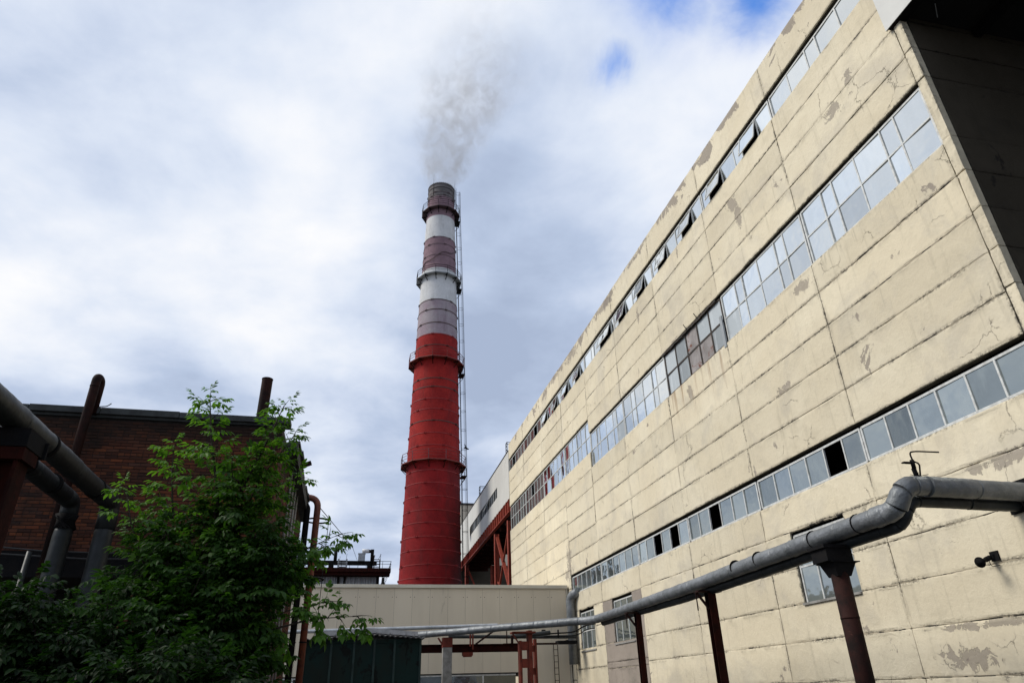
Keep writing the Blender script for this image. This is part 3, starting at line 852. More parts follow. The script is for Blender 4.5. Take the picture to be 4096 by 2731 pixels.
lat = thing('lattice_column', 'red battened lattice column carrying the pipeline in front of the beige annex', 'steel column', (9.1, 36.6, 0))
each('post', M['redpost'], lat, [lambda b: b.box(8.68, 8.80, 36.4, 36.8, 0, 4.0), lambda b: b.box(9.14, 9.34, 36.35, 36.8, 0, 4.48), lambda b: b.box(9.55, 9.66, 36.7, 37.1, 0, 4.1)])
each('batten', M['redpost'], lat, [lambda b, z=z: b.box(8.803, 9.137, 36.38, 36.42, z, z + .42) for z in (.2, 1.3, 2.75, 3.55)] + [lambda b, z=z: b.box(9.343, 9.547, 36.75, 36.79, z, z + .3) for z in (.5, 1.6, 2.45, 3.5)])
part('cap', M['redpost'], lat, lambda b: [b.box(8.3, 9.5, 36.2, 36.9, 4.34, 4.42)] + [b.bar((8.35, 36.5, 4.33), (8.8, 36.5, 3.7), .12, .05)])
cc = thing('concrete_column', 'pale concrete column with a red steel cap under the far pipeline', 'column', (5.33, 39, 0))
part('shaft', M['concrete'], cc, lambda b: b.box(5.10, 5.58, 38.8, 39.25, 0, 3.88))
part('steel_cap', M['redpost'], cc, lambda b: [b.box(5.08, 5.60, 38.78, 39.27, 3.885, 4.36), b.bar((5.1, 39, 4.0), (4.85, 39, 4.36), .3, .05)])
bm = thing('steel_beam', 'dark red girder spanning from the green shed to the lattice column', 'beam', (6.5, 39.5, 3.67))
part('girder', M['darkred'], bm, lambda b: [b.box(3.6, 9.4, 39.6, 39.64, 3.70, 4.03), b.box(3.6, 9.4, 39.48, 39.76, 3.665, 3.697), b.box(3.6, 9.4, 39.48, 39.76, 4.033, 4.065)])
part('hanger', M['redpost'], bm, lambda b: [b.box(6.62, 6.70, 39.42, 39.47, 3.95, 4.72), b.box(6.76, 6.84, 39.42, 39.47, 3.8, 4.72)])
part('hanging_box', M['redpost'], bm, lambda b: [b.box(6.25, 6.80, 39.4, 39.75, 3.50, 3.66), b.box(6.3, 6.75, 39.42, 39.73, 3.44, 3.497)])
part('brace', M['rust'], bm, lambda b: [b.bar((7.0, 39.7, 4.07), (8.2, 39.7, 4.85), .09), b.bar((8.75, 39.72, 4.07), (8.75, 39.72, 4.8), .05), b.bar((9.05, 39.72, 4.07), (9.05, 39.72, 4.5), .12)])
wp = thing('platform_beam', 'black landing plate on a thin red rail beside the wall ladder', 'platform', (13.4, 45, 4.3))
part('rail', M['rust'], wp, lambda b: b.box(9.7, 13.2, 45.0, 45.08, 4.32, 4.43))
part('landing_plate', M['black'], wp, lambda b: [b.box(13.15, 14.4, 44.6, 45.3, 4.34, 4.52), b.ring((13.85, 45, 4.56), .09, .015, 10, 5)])
ld = thing('wall_ladder', 'narrow red steel ladder hanging down the beige annex wall', 'ladder', (13.6, 46.6, 0))
each('rail', M['rust'], ld, [lambda b: b.box(13.38, 13.42, 46.6, 46.64, .3, 4.4), lambda b: b.box(13.66, 13.70, 46.6, 46.64, .3, 4.4)])
each('rung', M['rust'], ld, [lambda b, k=k: b.box(13.422, 13.658, 46.61, 46.635, .5 + .36 * k, .53 + .36 * k) for k in range(11)])
for k, (pts, r, mm, lb) in enumerate([
    ([(-4.0, 43, 5.0), (8.9, 43, 5.30)], .105, 'galvbright', 'thin bright silver pipe crossing high in front of the annex behind the shed roof'),
    ([(6.0, 43.3, 4.72), (13.9, 43.3, 4.64)], .10, 'galvdark', 'thin dull grey pipe crossing the annex below the thick pipeline'),
    ([(9.3, 41, 4.50), (11.6, 41, 4.72)], .12, 'galvdark', 'short sloping dark pipe stub behind the lattice column')]):
    t = thing('pipe', lb, 'pipe', pts[0])
    jacket_pipe(t, pts, r, r, mm, 2.2, 10)
t = thing('pipe', 'pair of small black pipes bending into the corner of the hall wall', 'pipe', (12.5, 42, 4.7))
part('tube', M['black'], t, lambda b: [b.tube(bend([(11.5, 42, 4.72), (13.4, 42, 4.80), (14.2, 42.2, 5.2), (14.9, 42.3, 5.3)], .4), .04, 8), b.tube(bend([(11.5, 42, 4.58), (13.6, 42, 4.62), (14.3, 42.2, 5.0), (14.9, 42.5, 5.05)], .4), .03, 8)])
part('valve', M['black'], t, lambda b: [b.box(11.4, 11.6, 41.9, 42.1, 4.75, 4.95), b.tube([(12.4, 42, 4.5), (12.4, 42, 4.95)], .05, 8)])
t = thing('vent_duct', 'grey elbow duct rising up the hall wall where the annex meets it', 'duct', (14.5, 46.0, 4.4))
part('duct', M['galv'], t, lambda b: b.tube(bend([(14.55, 46.05, 3.2), (14.55, 46.05, 7.30), (14.95, 45.3, 7.55)], .42), .30, 14, wob=.01))

# horn loudspeaker
t = thing('loudspeaker', 'black horn loudspeaker on a bracket low on the cream wall at the right', 'loudspeaker', (14.55, 13.6, 4.1))
ax = Vector((-.85, -.22, -.25)).normalized(); c0 = Vector((14.66, 13.62, 4.14))
part('horn', M['black'], t, lambda b: b.tube([c0, c0 + ax * .10, c0 + ax * .20, c0 + ax * .27, c0 + ax * .31, c0 + ax * .29, c0 + ax * .2], [.035, .045, .06, .09, .125, .105, .05], 18, False))
part('driver', M['black'], t, lambda b: [b.tube([c0 - ax * .16, c0 + ax * .02], .06, 14), b.tube([c0 + ax * .12, c0 + ax * .27], .028, 10)])
part('bracket', M['black'], t, lambda b: [b.bar(c0 - ax * .05, (14.9, 13.55, 4.27), .03), b.box(14.86, 14.895, 13.45, 13.68, 4.1, 4.32), b.tube(bend([c0 - ax * .1, c0 - ax * .1 + Vector((0, 0, -.2)), (14.88, 13.5, 4.0)], .1), .008, 5)])

# ------------------------------------------------------------------ beige annex across the end of the yard
an = thing('annex', 'beige sandwich panel annex closing the end of the yard below the chimney', 'building', (3, 47.4, 0))
AY = 47.4
k = 0; x = -0.57 - 1.175 * 9
while x < 14.7:
    x1 = min(x + 1.175, 14.72)
    zb = 2.86 if x < 11.0 else 0.0
    part('wall_panel', M['beige'], an, lambda b: b.box(x + .005, x1 - .005, AY, AY + .12, zb, 8.02))
    x += 1.175
part('wall_core', M['darkjoint'], an, lambda b: [b.box(-11, 14.72, AY + .02, AY + 12, 2.87, 7.98)])
part('roof_fascia', M['fascia'], an, lambda b: [b.box(-11.2, 14.80, AY - .10, AY + 12, 8.03, 8.19), b.box(-11.2, 14.80, AY - .13, AY - .103, 8.0, 8.21)])
part('screw', M['black'], an, lambda b: [b.box(-.57 + 1.175 * i + d - .02, -.57 + 1.175 * i + d + .02, AY - .012, AY + .01, 7.41, 7.45) for i in range(-3, 13) for d in (-.13, .13)], 'stuff')
part('drip_strip', M['black'], an, lambda b: b.box(-11, 11.0, AY - .02, AY + .06, 2.80, 2.855))
part('plinth', M['beige'], an, lambda b: b.box(-11, 11, AY + .02, AY + .14, 0, 1.2))
part('corner_trim', M['fascia'], an, lambda b: b.box(14.725, 14.80, AY - .05, AY + .1, 0, 8.0))
xx = -10.0
while xx < 11.0:
    wn = bpy.data.objects.new('window', None); COL.objects.link(wn); wn.parent = an; wn.location = Vector((xx, AY, 1.2)) - an.location
    xe = min(xx + 2.35, 11.0)
    part('frame', M['frame'], wn, lambda b: [b.box(xx, xx + .09, AY + .02, AY + .12, 1.21, 2.79), b.box(xx + .09, xe, AY + .03, AY + .11, 2.70, 2.79), b.box(xx + .09, xe, AY + .03, AY + .11, 1.21, 1.29)])
    part('pane', M['glassdark'], wn, lambda b: b.box(xx + .095, xe - .005, AY + .06, AY + .07, 1.295, 2.695))
    xx += 2.35

# ------------------------------------------------------------------ green shed
SY = 34.0
sh = thing('shed', 'dark green metal shed with a shallow corrugated gable roof', 'shed', (.95, SY, 0))
xs = [-1.72, -.55, .45, 1.35, 2.25, 3.42]
for a, b_ in zip(xs[:-1], xs[1:]):
    part('wall_panel', M['green'], sh, lambda b: b.box(a + .02, b_ - .02, SY, SY + .05, 0, 3.9))
each('batten', M['batten'], sh, [lambda b, x=x: b.box(x - .045, x + .045, SY - .05, SY - .002, 0, 3.95) for x in xs])
each('side_wall', M['green'], sh, [lambda b: b.box(-1.78, -1.70, SY + .06, SY + 5, 0, 3.95), lambda b: b.box(3.40, 3.48, SY + .06, SY + 5, 0, 3.95)])
part('top_rail', M['green'], sh, lambda b: b.box(-1.75, 3.45, SY - .04, SY + .02, 3.82, 3.97))


def roofz(x): return 4.20 - .075 * abs(x - 1.0)


rf = MB(); nx = 120; V = []; F = []
for i in range(nx + 1):
    x = -1.75 + 5.35 * i / nx; z = roofz(x) - .02 + .035 * max(-.75, min(.75, 1.25 * math.sin(2 * PI * (x - .9) / .235)))
    for y in (SY - .35, SY + 5.2): V += [(x, y, z), (x, y, z + .012)]
for i in range(nx):
    a = i * 4; b_ = a + 4
    F += [(a, a + 2, b_ + 2, b_), (a + 1, b_ + 1, b_ + 3, a + 3), (a, b_, b_ + 1, a + 1), (a + 2, a + 3, b_ + 3, b_ + 2)]
rf.add(V, F, 0, True); rf.build('corrugated_roof', M['asbestos'], sh)
br = MB()
for xa, xb in ((-1.30, .997), (1.003, 3.25)):
    za, zb = roofz(xa) + .03, roofz(xb) + .03
    br.add([(xa, SY - .37, za), (xb, SY - .37, zb), (xb, SY - .37, zb + .19), (xa, SY - .37, za + .19), (xa, SY + .3, za), (xb, SY + .3, zb), (xb, SY + .3, zb + .19), (xa, SY + .3, za + .19)],
           [(0, 1, 2, 3), (7, 6, 5, 4), (0, 4, 5, 1), (3, 2, 6, 7), (0, 3, 7, 4), (1, 5, 6, 2)])
br.build('barge_board', M['asbestos'], sh)
part('bolt', M['black'], sh, lambda b: [b.box(x - .012, x + .012, SY - .385, SY - .372, roofz(x) + .06, roofz(x) + .085) for x in (-1, -.4, .2, .7, .95, 1.05, 1.4, 2.0, 2.7, 3.1)], 'stuff')

# ------------------------------------------------------------------ chimney
CX, CY = 8.87, 80.0
ch = thing('chimney', 'tall tapering brick smokestack banded red, mauve and white with four railed platforms', 'chimney', (CX, CY, 0))
PR = [(0, 3.86), (12.8, 3.53), (26.5, 3.22), (40.3, 2.84), (51.6, 2.50), (63.5, 2.06), (69.3, 1.93)]


def crad(z):
    for (a, ra), (b, rb) in zip(PR[:-1], PR[1:]):
        if z <= b: return ra + (rb - ra) * (z - a) / (b - a)
    return PR[-1][1]


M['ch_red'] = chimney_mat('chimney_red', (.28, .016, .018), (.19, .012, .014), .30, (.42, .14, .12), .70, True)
M['ch_redtop'] = chimney_mat('chimney_bright_red', (.38, .026, .022), (.27, .017, .017), .25, (.45, .18, .15), .70)
M['ch_mauve'] = chimney_mat('chimney_mauve', (.30, .195, .225), (.24, .155, .18), .25, (.4, .33, .33), .66)
M['ch_pale'] = chimney_mat('chimney_pale_mauve', (.36, .28, .32), (.42, .37, .39), .2, (.3, .19, .15), .70)
M['ch_white'] = chimney_mat('chimney_white', (.76, .76, .76), (.66, .66, .66), .3, (.22, .21, .2), .64)
M['ch_grey'] = chimney_mat('chimney_sooty_top', (.19, .175, .175), (.13, .12, .12), .4, (.2, .18, .18), .68)
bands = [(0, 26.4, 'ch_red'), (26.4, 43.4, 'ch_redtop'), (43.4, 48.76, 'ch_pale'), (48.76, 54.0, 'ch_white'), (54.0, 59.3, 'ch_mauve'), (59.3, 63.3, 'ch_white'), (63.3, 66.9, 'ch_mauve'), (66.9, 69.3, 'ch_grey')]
NS = 72
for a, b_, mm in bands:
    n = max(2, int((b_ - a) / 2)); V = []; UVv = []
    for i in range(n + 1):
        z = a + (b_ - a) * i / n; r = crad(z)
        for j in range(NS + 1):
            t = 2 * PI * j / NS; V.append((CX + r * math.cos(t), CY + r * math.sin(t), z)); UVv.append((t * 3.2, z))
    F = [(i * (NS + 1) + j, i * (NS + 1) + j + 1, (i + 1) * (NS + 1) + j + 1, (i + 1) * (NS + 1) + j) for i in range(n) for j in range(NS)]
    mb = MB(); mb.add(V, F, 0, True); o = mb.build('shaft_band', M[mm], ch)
    uvl = o.data.uv_layers.new(name='UVMap')
    for lp in o.data.loops: uvl.data[lp.index].uv = UVv[lp.vertex_index]
# mouth
tp = MB(); tp.ring((CX, CY, 69.3), 1.90, .11, 60, 8); tp.ring((CX, CY, 68.6), 1.97, .05, 60, 6)
for j in range(40):
    t = 2 * PI * j / 40; tp.box(CX + 1.93 * math.cos(t) - .09, CX + 1.93 * math.cos(t) + .09, CY + 1.93 * math.sin(t) - .09, CY + 1.93 * math.sin(t) + .09, 69.36, 69.46)
tp.build('rim', M['ch_grey'], ch)
part('flue', M['black'], ch, lambda b: b.tube([(CX, CY, 62), (CX, CY, 69.25)], 1.75, 32, False))

hoops = [(13.04, 'r'), (14.44, 'r'), (16.0, 'r'), (17.45, 'r'), (19.0, 'r'), (20.42, 'r'), (22.03, 'r'), (23.6, 'r'), (25.1, 'r'), (28.2, 'r'), (29.74, 'r'), (31.31, 'd'), (32.85, 'r'), (34.24, 'r'), (35.83, 'd'), (37.03, 'd'),
         (41.8, 'd'), (43.45, 'r'), (45.15, 'd'), (47.2, 'd'), (48.76, 'd'), (56.2, 'm'), (58.1, 'm'), (59.35, 'm'), (66.7, 'm'), (67.1, 'm'), (67.7, 'm')]
M['hoopred'] = worn('painted_hoop', (.29, .020, .018), (.20, .016, .015), 3, .6)
M['hoopdark'] = worn('rusty_hoop', (.05, .025, .02), (.08, .04, .03), 3, .7)
M['hoopm'] = worn('mauve_hoop', (.11, .07, .075), (.08, .05, .055), 3, .7)
for i, (z, kd) in enumerate(hoops):
    r = crad(z); mb = MB(); hh = .055 if kd == 'd' else .04
    V = []; n = 60
    for j in range(n):
        t = 2 * PI * j / n; c, s_ = math.cos(t), math.sin(t)
        V += [(CX + (r - .01) * c, CY + (r - .01) * s_, z - hh), (CX + (r + .035) * c, CY + (r + .035) * s_, z - hh), (CX + (r + .035) * c, CY + (r + .035) * s_, z + hh), (CX + (r - .01) * c, CY + (r - .01) * s_, z + hh)]
    F = []
    for j in range(n):
        a = j * 4; b_ = ((j + 1) % n) * 4
        F += [(a + q, b_ + q, b_ + (q + 1) % 4, a + (q + 1) % 4) for q in range(4)]
    mb.add(V, F)
    t0_ = (i * 1.37) % 1.05
    for q in range(6):
        t = t0_ + q * PI / 3; c, s_ = math.cos(t), math.sin(t); e = Vector((-s_, c, 0)); ctr = Vector((CX + (r + .06) * c, CY + (r + .06) * s_, z))
        mb.bar(ctr - e * .18, ctr + e * .18, .06, .07); mb.bar(ctr - e * .12, ctr - e * .10, .12, .24); mb.bar(ctr + e * .10, ctr + e * .12, .12, .24)
    mb.build('tension_hoop', M[{'r': 'hoopred', 'd': 'hoopdark', 'm': 'hoopm'}[kd]], ch)
# loose strap across the mauve band
st = MB(); pts = []
for k in range(15):
    t = math.radians(-172 + 165 * k / 14); z = 54.6 + 3.4 * (k / 14) + .25 * math.sin(k * 1.1); r = crad(z) + .05 + .08 * math.sin(PI * k / 14)
    pts.append((CX + r * math.cos(t), CY + r * math.sin(t), z))
st.tube(pts, .05, 6); st.build('slack_strap', M['hoopm'], ch)

M['platred'] = worn('platform_red_paint', (.22, .030, .02), (.13, .02, .015), 3, .6)
for zp, Ro, mm in ((26.3, 4.02, 'platred'), (39.9, 3.68, 'platred'), (52.9, 3.18, 'black'), (64.6, 2.82, 'black')):
    pf = bpy.data.objects.new('platform', None); COL.objects.link(pf); pf.parent = ch; pf.location = Vector((CX, CY, zp)) - ch.location
    ri = crad(zp) + .02; N = 12; a0 = PI / 12
    dk = MB(); V = []; F = []
    for j in range(N):
        t = a0 + 2 * PI * j / N; c, s_ = math.cos(t), math.sin(t)
        V += [(CX + ri * c, CY + ri * s_, zp), (CX + Ro * c, CY + Ro * s_, zp), (CX + Ro * c, CY + Ro * s_, zp - .12), (CX + ri * c, CY + ri * s_, zp - .05)]
    for j in range(N):
        a = j * 4; b_ = ((j + 1) % N) * 4
        F += [(a, a + 1, b_ + 1, b_), (a + 1, a + 2, b_ + 2, b_ + 1), (a + 2, a + 3, b_ + 3, b_ + 2)]
    dk.add(V, F); dk.build('deck', M['lightgrey'] if 50 < zp < 60 else (M['hoopm'] if zp > 60 else M[mm]), pf)
    rl = MB()
    for j in range(N):
        t = a0 + 2 * PI * j / N; t1 = a0 + 2 * PI * (j + 1) / N
        p0 = Vector((CX + (Ro - .04) * math.cos(t), CY + (Ro - .04) * math.sin(t), 0)); p1 = Vector((CX + (Ro - .04) * math.cos(t1), CY + (Ro - .04) * math.sin(t1), 0))
        for h, w in ((1.12, .05), (.78, .035), (.42, .035)):
            rl.bar(p0 + Vector((0, 0, zp + h)), p1 + Vector((0, 0, zp + h)), w)
        q = Vector((CX + (ri - .05) * math.cos(t), CY + (ri - .05) * math.sin(t), zp - .9))
        bk = MB(); bk.bar(p0 + Vector((0, 0, zp - .13)), q, .09, .07); bk.bar(p0 + Vector((0, 0, zp - .16)), Vector((q.x, q.y, zp - .14)), .08); bk.build('bracket', M['black'] if zp > 50 else M['darkred'], pf)
        po = MB(); po.bar(p0 + Vector((0, 0, zp)), p0 + Vector((0, 0, zp + 1.14)), .055)
        po.build('railing_post', M['black'] if zp > 50 else (M['hoopm'] if zp < 30 else M['platred']), pf)
    rl.build('railing', M['black'] if zp > 50 else M['platred'], pf)
    # access landing below on the ladder side and on the far left
    part('landing', M['black'] if zp > 50 else M['darkred'], pf, lambda b: [b.box(CX + ri + .1, CX + Ro + .02, CY - .7, CY + .7, zp - 1.1, zp - 1.02)] + [b.bar((CX + Ro - .02, CY + s, zp - 1.05), (CX + Ro - .05, CY + s, zp - .1), .06) for s in (-.68, .68)] + [b.bar((CX + ri + .1, CY + s, zp - 2.0), (CX + Ro - .02, CY + s, zp - 1.1), .06) for s in (-.68, .68)])
# caged ladder on the right flank
def lad(z, off, yy=0.0): return (CX + crad(z) + off, CY + yy - .9, z)


lr = MB()
for s in (-.24, .24):
    lr.tube([lad(z, .12, s) for z in (0, 12.8, 26.5, 40.3, 51.6, 63.5, 69.3)], .032, 6)
lr.build('ladder_rail', M['black'], ch)
part('ladder_rung', M['black'], ch, lambda b: [b.bar(lad(z * .35, .12, -.24), lad(z * .35, .12, .24), .03) for z in range(30, 197)], 'stuff')
cg = MB()
for t in (-1.2, -.6, 0, .6, 1.2):
    cg.tube([lad(z, .12 + .34 + .33 * math.cos(t), .33 * math.sin(t)) for z in (4, 12.8, 26.5, 40.3, 51.6, 63.5, 68.8)], .014, 5)
cg.build('cage_strip', M['black'], ch)
for k in range(26):
    z = 6 + 2.5 * k; hp = MB(); pts = []
    pts = [lad(z, .12 + .34 + .33 * math.cos(-PI * .72 + 1.44 * PI * q / 14), .33 * math.sin(-PI * .72 + 1.44 * PI * q / 14)) for q in range(15)]
    hp.tube([lad(z, .12, -.26)] + pts + [lad(z, .12, .26)], .022, 5, False); hp.build('cage_hoop', M['black'], ch)
for dx, dy, z1 in ((-1.35, -1.45, 71.2), (1.95, -.5, 71.3), (.9, 1.6, 71.0)):
    part('lightning_rod', M['black'], ch, lambda b: b.tube([(CX + dx, CY + dy, 66.5), (CX + dx, CY + dy, z1)], [.035, .018], 6))

# smoke
sm = MB()
prof = [(-.4, 1.6), (2, 3.0), (6, 6.2), (14, 9.5), (28, 14), (50, 21)]
V = []; NSM = 20
for h, r in prof:
    for j in range(NSM):
        t = 2 * PI * j / NSM; V.append((CX + .34 * h * (h / (h + 18)) + r * math.cos(t), CY + r * math.sin(t), 69.55 + h + .4))
F = [(i * NSM + j, i * NSM + (j + 1) % NSM, (i + 1) * NSM + (j + 1) % NSM, (i + 1) * NSM + j) for i in range(len(prof) - 1) for j in range(NSM)]
F += [tuple(range(NSM))[::-1], tuple(range((len(prof) - 1) * NSM, len(prof) * NSM))]
sm.add(V, F)
m = bpy.data.materials.new('smoke'); m.use_nodes = True; nt = m.node_tree; nt.nodes.clear()
out = nd(nt, 'ShaderNodeOutputMaterial'); pv = nd(nt, 'ShaderNodeVolumePrincipled'); nt.links.new(pv.outputs[0], out.inputs['Volume'])
pv.inputs['Color'].default_value = (.55, .545, .55, 1); pv.inputs['Anisotropy'].default_value = .25
p = pos(nt); sx = nd(nt, 'ShaderNodeSeparateXYZ'); nt.links.new(p, sx.inputs[0])
h = mth(nt, 'MAXIMUM', mth(nt, 'SUBTRACT', sx.outputs[2], 69.55), 0.01)
cx = mth(nt, 'ADD', mth(nt, 'MULTIPLY', mth(nt, 'MULTIPLY', h, .34), mth(nt, 'DIVIDE', h, mth(nt, 'ADD', h, 18.0))), CX)
wob = noise(nt, mapv(nt, p, (1, 1, 1)), .13, 3, .5, 0, 1)
ws = vmth(nt, 'SUBTRACT', wob, (.5, .5, .5)); wx = nd(nt, 'ShaderNodeSeparateXYZ'); nt.links.new(ws.outputs[0], wx.inputs[0])
hk = mth(nt, 'MINIMUM', mth(nt, 'MULTIPLY', h, .8), 9.0)
dx = mth(nt, 'ADD', mth(nt, 'SUBTRACT', sx.outputs[0], cx), mth(nt, 'MULTIPLY', wx.outputs[0], hk))
dy = mth(nt, 'ADD', mth(nt, 'SUBTRACT', sx.outputs[1], CY), mth(nt, 'MULTIPLY', wx.outputs[1], hk))
rho = mth(nt, 'SQRT', mth(nt, 'ADD', mth(nt, 'MULTIPLY', dx, dx), mth(nt, 'MULTIPLY', dy, dy)))
rad = mth(nt, 'ADD', mth(nt, 'MULTIPLY', mth(nt, 'POWER', h, .62), 1.12), 1.55)
q = mth(nt, 'DIVIDE', rho, rad)
fall = mth(nt, 'SUBTRACT', 1.0, smooth(nt, q, .35, 1.15))
nn = noise(nt, mapv(nt, p, (1, 1, .8), (2, 5, 1)), .40, 6, .62, .8)
dn = mth(nt, 'MULTIPLY', fall, smooth(nt, nn, .44, .62))
dn = mth(nt, 'MULTIPLY', dn, mth(nt, 'DIVIDE', .74, mth(nt, 'ADD', 1.0, mth(nt, 'MULTIPLY', h, .28))))
dn = mth(nt, 'MULTIPLY', dn, mth(nt, 'SUBTRACT', 1.0, smooth(nt, h, 16, 44)))
nt.links.new(dn, pv.inputs['Density'])
so = sm.build('smoke', m, None, 'stuff')
so['label'] = 'thin grey brown smoke drifting up from the smokestack mouth'; so['category'] = 'smoke'

# bird
bd = MB(); bx, by, bz = 12.75, 79.0, 28.6
bd.tube([(bx - .30, by, bz + .02), (bx - .12, by, bz + .05), (bx + .08, by, bz + .0), (bx + .26, by, bz - .06), (bx + .36, by, bz - .06)], [.02, .10, .12, .08, .015], 8)
bd.add([(bx - .05, by, bz + .08), (bx + .15, by, bz + .03), (bx - .15, by - .25, bz + .38), (bx - .35, by - .3, bz + .55)], [(0, 1, 2), (0, 2, 3), (2, 1, 0), (3, 2, 0)])
bd.add([(bx - .05, by, bz + .08), (bx + .15, by, bz + .03), (bx + .02, by + .3, bz + .30), (bx - .25, by + .5, bz + .42)], [(0, 1, 2), (0, 2, 3), (2, 1, 0), (3, 2, 0)])
tag(bd.build('bird', M['black']), 'dark bird flying close beside the smokestack ladder', 'bird')

# ------------------------------------------------------------------ elevated gallery beyond the hall
ge = thing('conveyor_gallery', 'white clad elevated gallery on red steel trestles beyond the far end of the hall', 'gallery', (14.9, 80, 18))
def gz(y, a, b): return a + (b - a) * (y - 65.5) / 30
GX = 14.93
def slab(b, y0, y1, za0, zb0, za1, zb1, x0=GX, x1=GX + .15):
    # za0/zb0 lower/upper at y0
    V = [(x0, y0, za0), (x0, y1, za1), (x0, y1, zb1), (x0, y0, zb0), (x1, y0, za0), (x1, y1, za1), (x1, y1, zb1), (x1, y0, zb0)]
    b.add(V, [(0, 3, 2, 1), (4, 5, 6, 7), (0, 1, 5, 4), (1, 2, 6, 5), (2, 3, 7, 6), (3, 0, 4, 7)])
W0, W1 = 71.2, 89.1
Zb = lambda y: gz(y, 18.95, 18.15); Zt = lambda y: gz(y, 23.85, 23.25); Zw0 = lambda y: gz(y, 20.72, 19.86); Zw1 = lambda y: gz(y, 21.82, 21.08)
part('wall_panel', M['white'], ge, lambda b: slab(b, 65.3, W0, Zb(65.3), Zt(65.3), Zb(W0), Zt(W0)))
part('wall_panel', M['white'], ge, lambda b: slab(b, W0, W1, Zb(W0), Zw0(W0), Zb(W1), Zw0(W1)))
part('wall_panel', M['white'], ge, lambda b: slab(b, W0, W1, Zw1(W0), Zt(W0), Zw1(W1), Zt(W1)))
part('wall_panel', M['white'], ge, lambda b: slab(b, W1, 99.5, Zb(W1), Zt(W1), Zb(99.5), Zt(99.5)))
part('roof_edge', M['roofing'], ge, lambda b: slab(b, 65.3, 99.6, Zt(65.3) + .003, Zt(65.3) + .09, Zt(99.6) + .003, Zt(99.6) + .09, GX - .05, GX + 4))
part('core', M['darkjoint'], ge, lambda b: slab(b, 65.3, 99.4, Zb(65.3) + .05, Zt(65.3) - .02, Zb(99.4) + .05, Zt(99.4) - .02, GX + .16, GX + 4))
n = 16
for k in range(n):
    ya = W0 + (W1 - W0) * k / n; yb = W0 + (W1 - W0) * (k + 1) / n
    wn = bpy.data.objects.new('window', None); COL.objects.link(wn); wn.parent = ge; wn.location = Vector((GX, ya, Zw0(ya))) - ge.location
    op = k in (4, 15)
    part('frame', M['frame'] if k % 3 else M['lightgrey'], wn, lambda b: [slab(b, ya + .005, ya + .09, Zw0(ya), Zw1(ya), Zw0(ya), Zw1(ya), GX + .05, GX + .10), slab(b, ya + .09, yb, Zw0(ya), Zw0(ya) + .06, Zw0(yb), Zw0(yb) + .06, GX + .055, GX + .095)])
    if op:
        part('pane', M['glass'], wn, lambda b: b.add([(GX - .55, ya + .1, Zw0(ya) - .12), (GX - .55, yb - .02, Zw0(yb) - .12), (GX + .02, yb - .02, Zw1(yb) - .02), (GX + .02, ya + .1, Zw1(ya) - .02)], [(0, 3, 2, 1)]))
    else:
        part('pane', M['glassgal'], wn, lambda b: slab(b, ya + .09, yb, Zw0(ya) + .06, Zw1(ya), Zw0(yb) + .06, Zw1(yb), GX + .07, GX + .08))
part('girder', M['redsteel'], ge, lambda b: [slab(b, 65.3, 99, gz(65.3, 17.7, 17.15), Zb(65.3) - .004, gz(99, 17.7, 17.15), Zb(99) - .004, GX + .10, GX + .14),
     slab(b, 65.3, 99, gz(65.3, 17.62, 17.05), gz(65.3, 17.70, 17.13), gz(99, 17.62, 17.05), gz(99, 17.70, 17.13), GX - .08, GX + .3)])
each('girder_stiffener', M['redsteel'], ge, [lambda b, y=y: slab(b, y, y + .07, gz(y, 17.72, 17.17), Zb(y) - .006, gz(y, 17.72, 17.17), Zb(y) - .006, GX - .07, GX + .097) for y in np.arange(65.6, 98, 1.15)])
each('underside_beam', M['darkred'], ge, [lambda b, y=y: b.box(GX + .31, GX + 4, y, y + .25, 17.0, 17.6) for y in np.arange(66, 98, 2.6)])
part('underside', M['soffit'], ge, lambda b: b.box(GX + .31, GX + 4, 65.4, 99, 17.62, 17.7))
for y in (66.4, 72.9, 92.5):
    for x in (15.15, 18.6):
        part('trestle_leg', M['redsteel'], ge, lambda b: [b.box(x - .24, x - .21, y - .24, y + .24, 0, 17.0), b.box(x + .21, x + .24, y - .24, y + .24, 0, 17.0), b.box(x - .207, x + .207, y - .02, y + .02, 0, 17.0)])
each('cross_brace', M['redsteel'], ge, [lambda b, a=a: b.bar(*a) for a in (((15.15, 72.6, 16.6), (15.15, 66.7, 10.5), .32, .2), ((15.15, 66.7, 16.6), (15.15, 72.6, 10.5), .18, .16), ((15.15, 66.7, 9.6), (15.15, 72.5, 12.0), .15), ((15.15, 66.7, 9.0), (15.15, 72.5, 11.0), .15), ((15.15, 92.3, 16.6), (18.6, 92.3, 9), .2))])
for yy, zz_, lb in ((66.2, 23.85, 'near'), (82.0, 23.5, 'far')):
    part('roof_ladder', M['black'], ge, lambda b: [b.bar((GX + .1, yy + s, zz_ - .6), (GX + .1, yy + s, zz_ + 1.3), .06) for s in (0, .6)] + [b.bar((GX + .1, yy, zz_ + h_), (GX + .1, yy + .6, zz_ + h_), .05) for h_ in (.1, .5, .9, 1.3)] + [b.bar((GX + .7, yy + s, zz_), (GX + .7, yy + s, zz_ + 1.3), .05) for s in (0, .6)] + [b.bar((GX + .1, yy + s, zz_ + 1.28), (GX + .7, yy + s, zz_ + 1.28), .05) for s in (0, .6)])
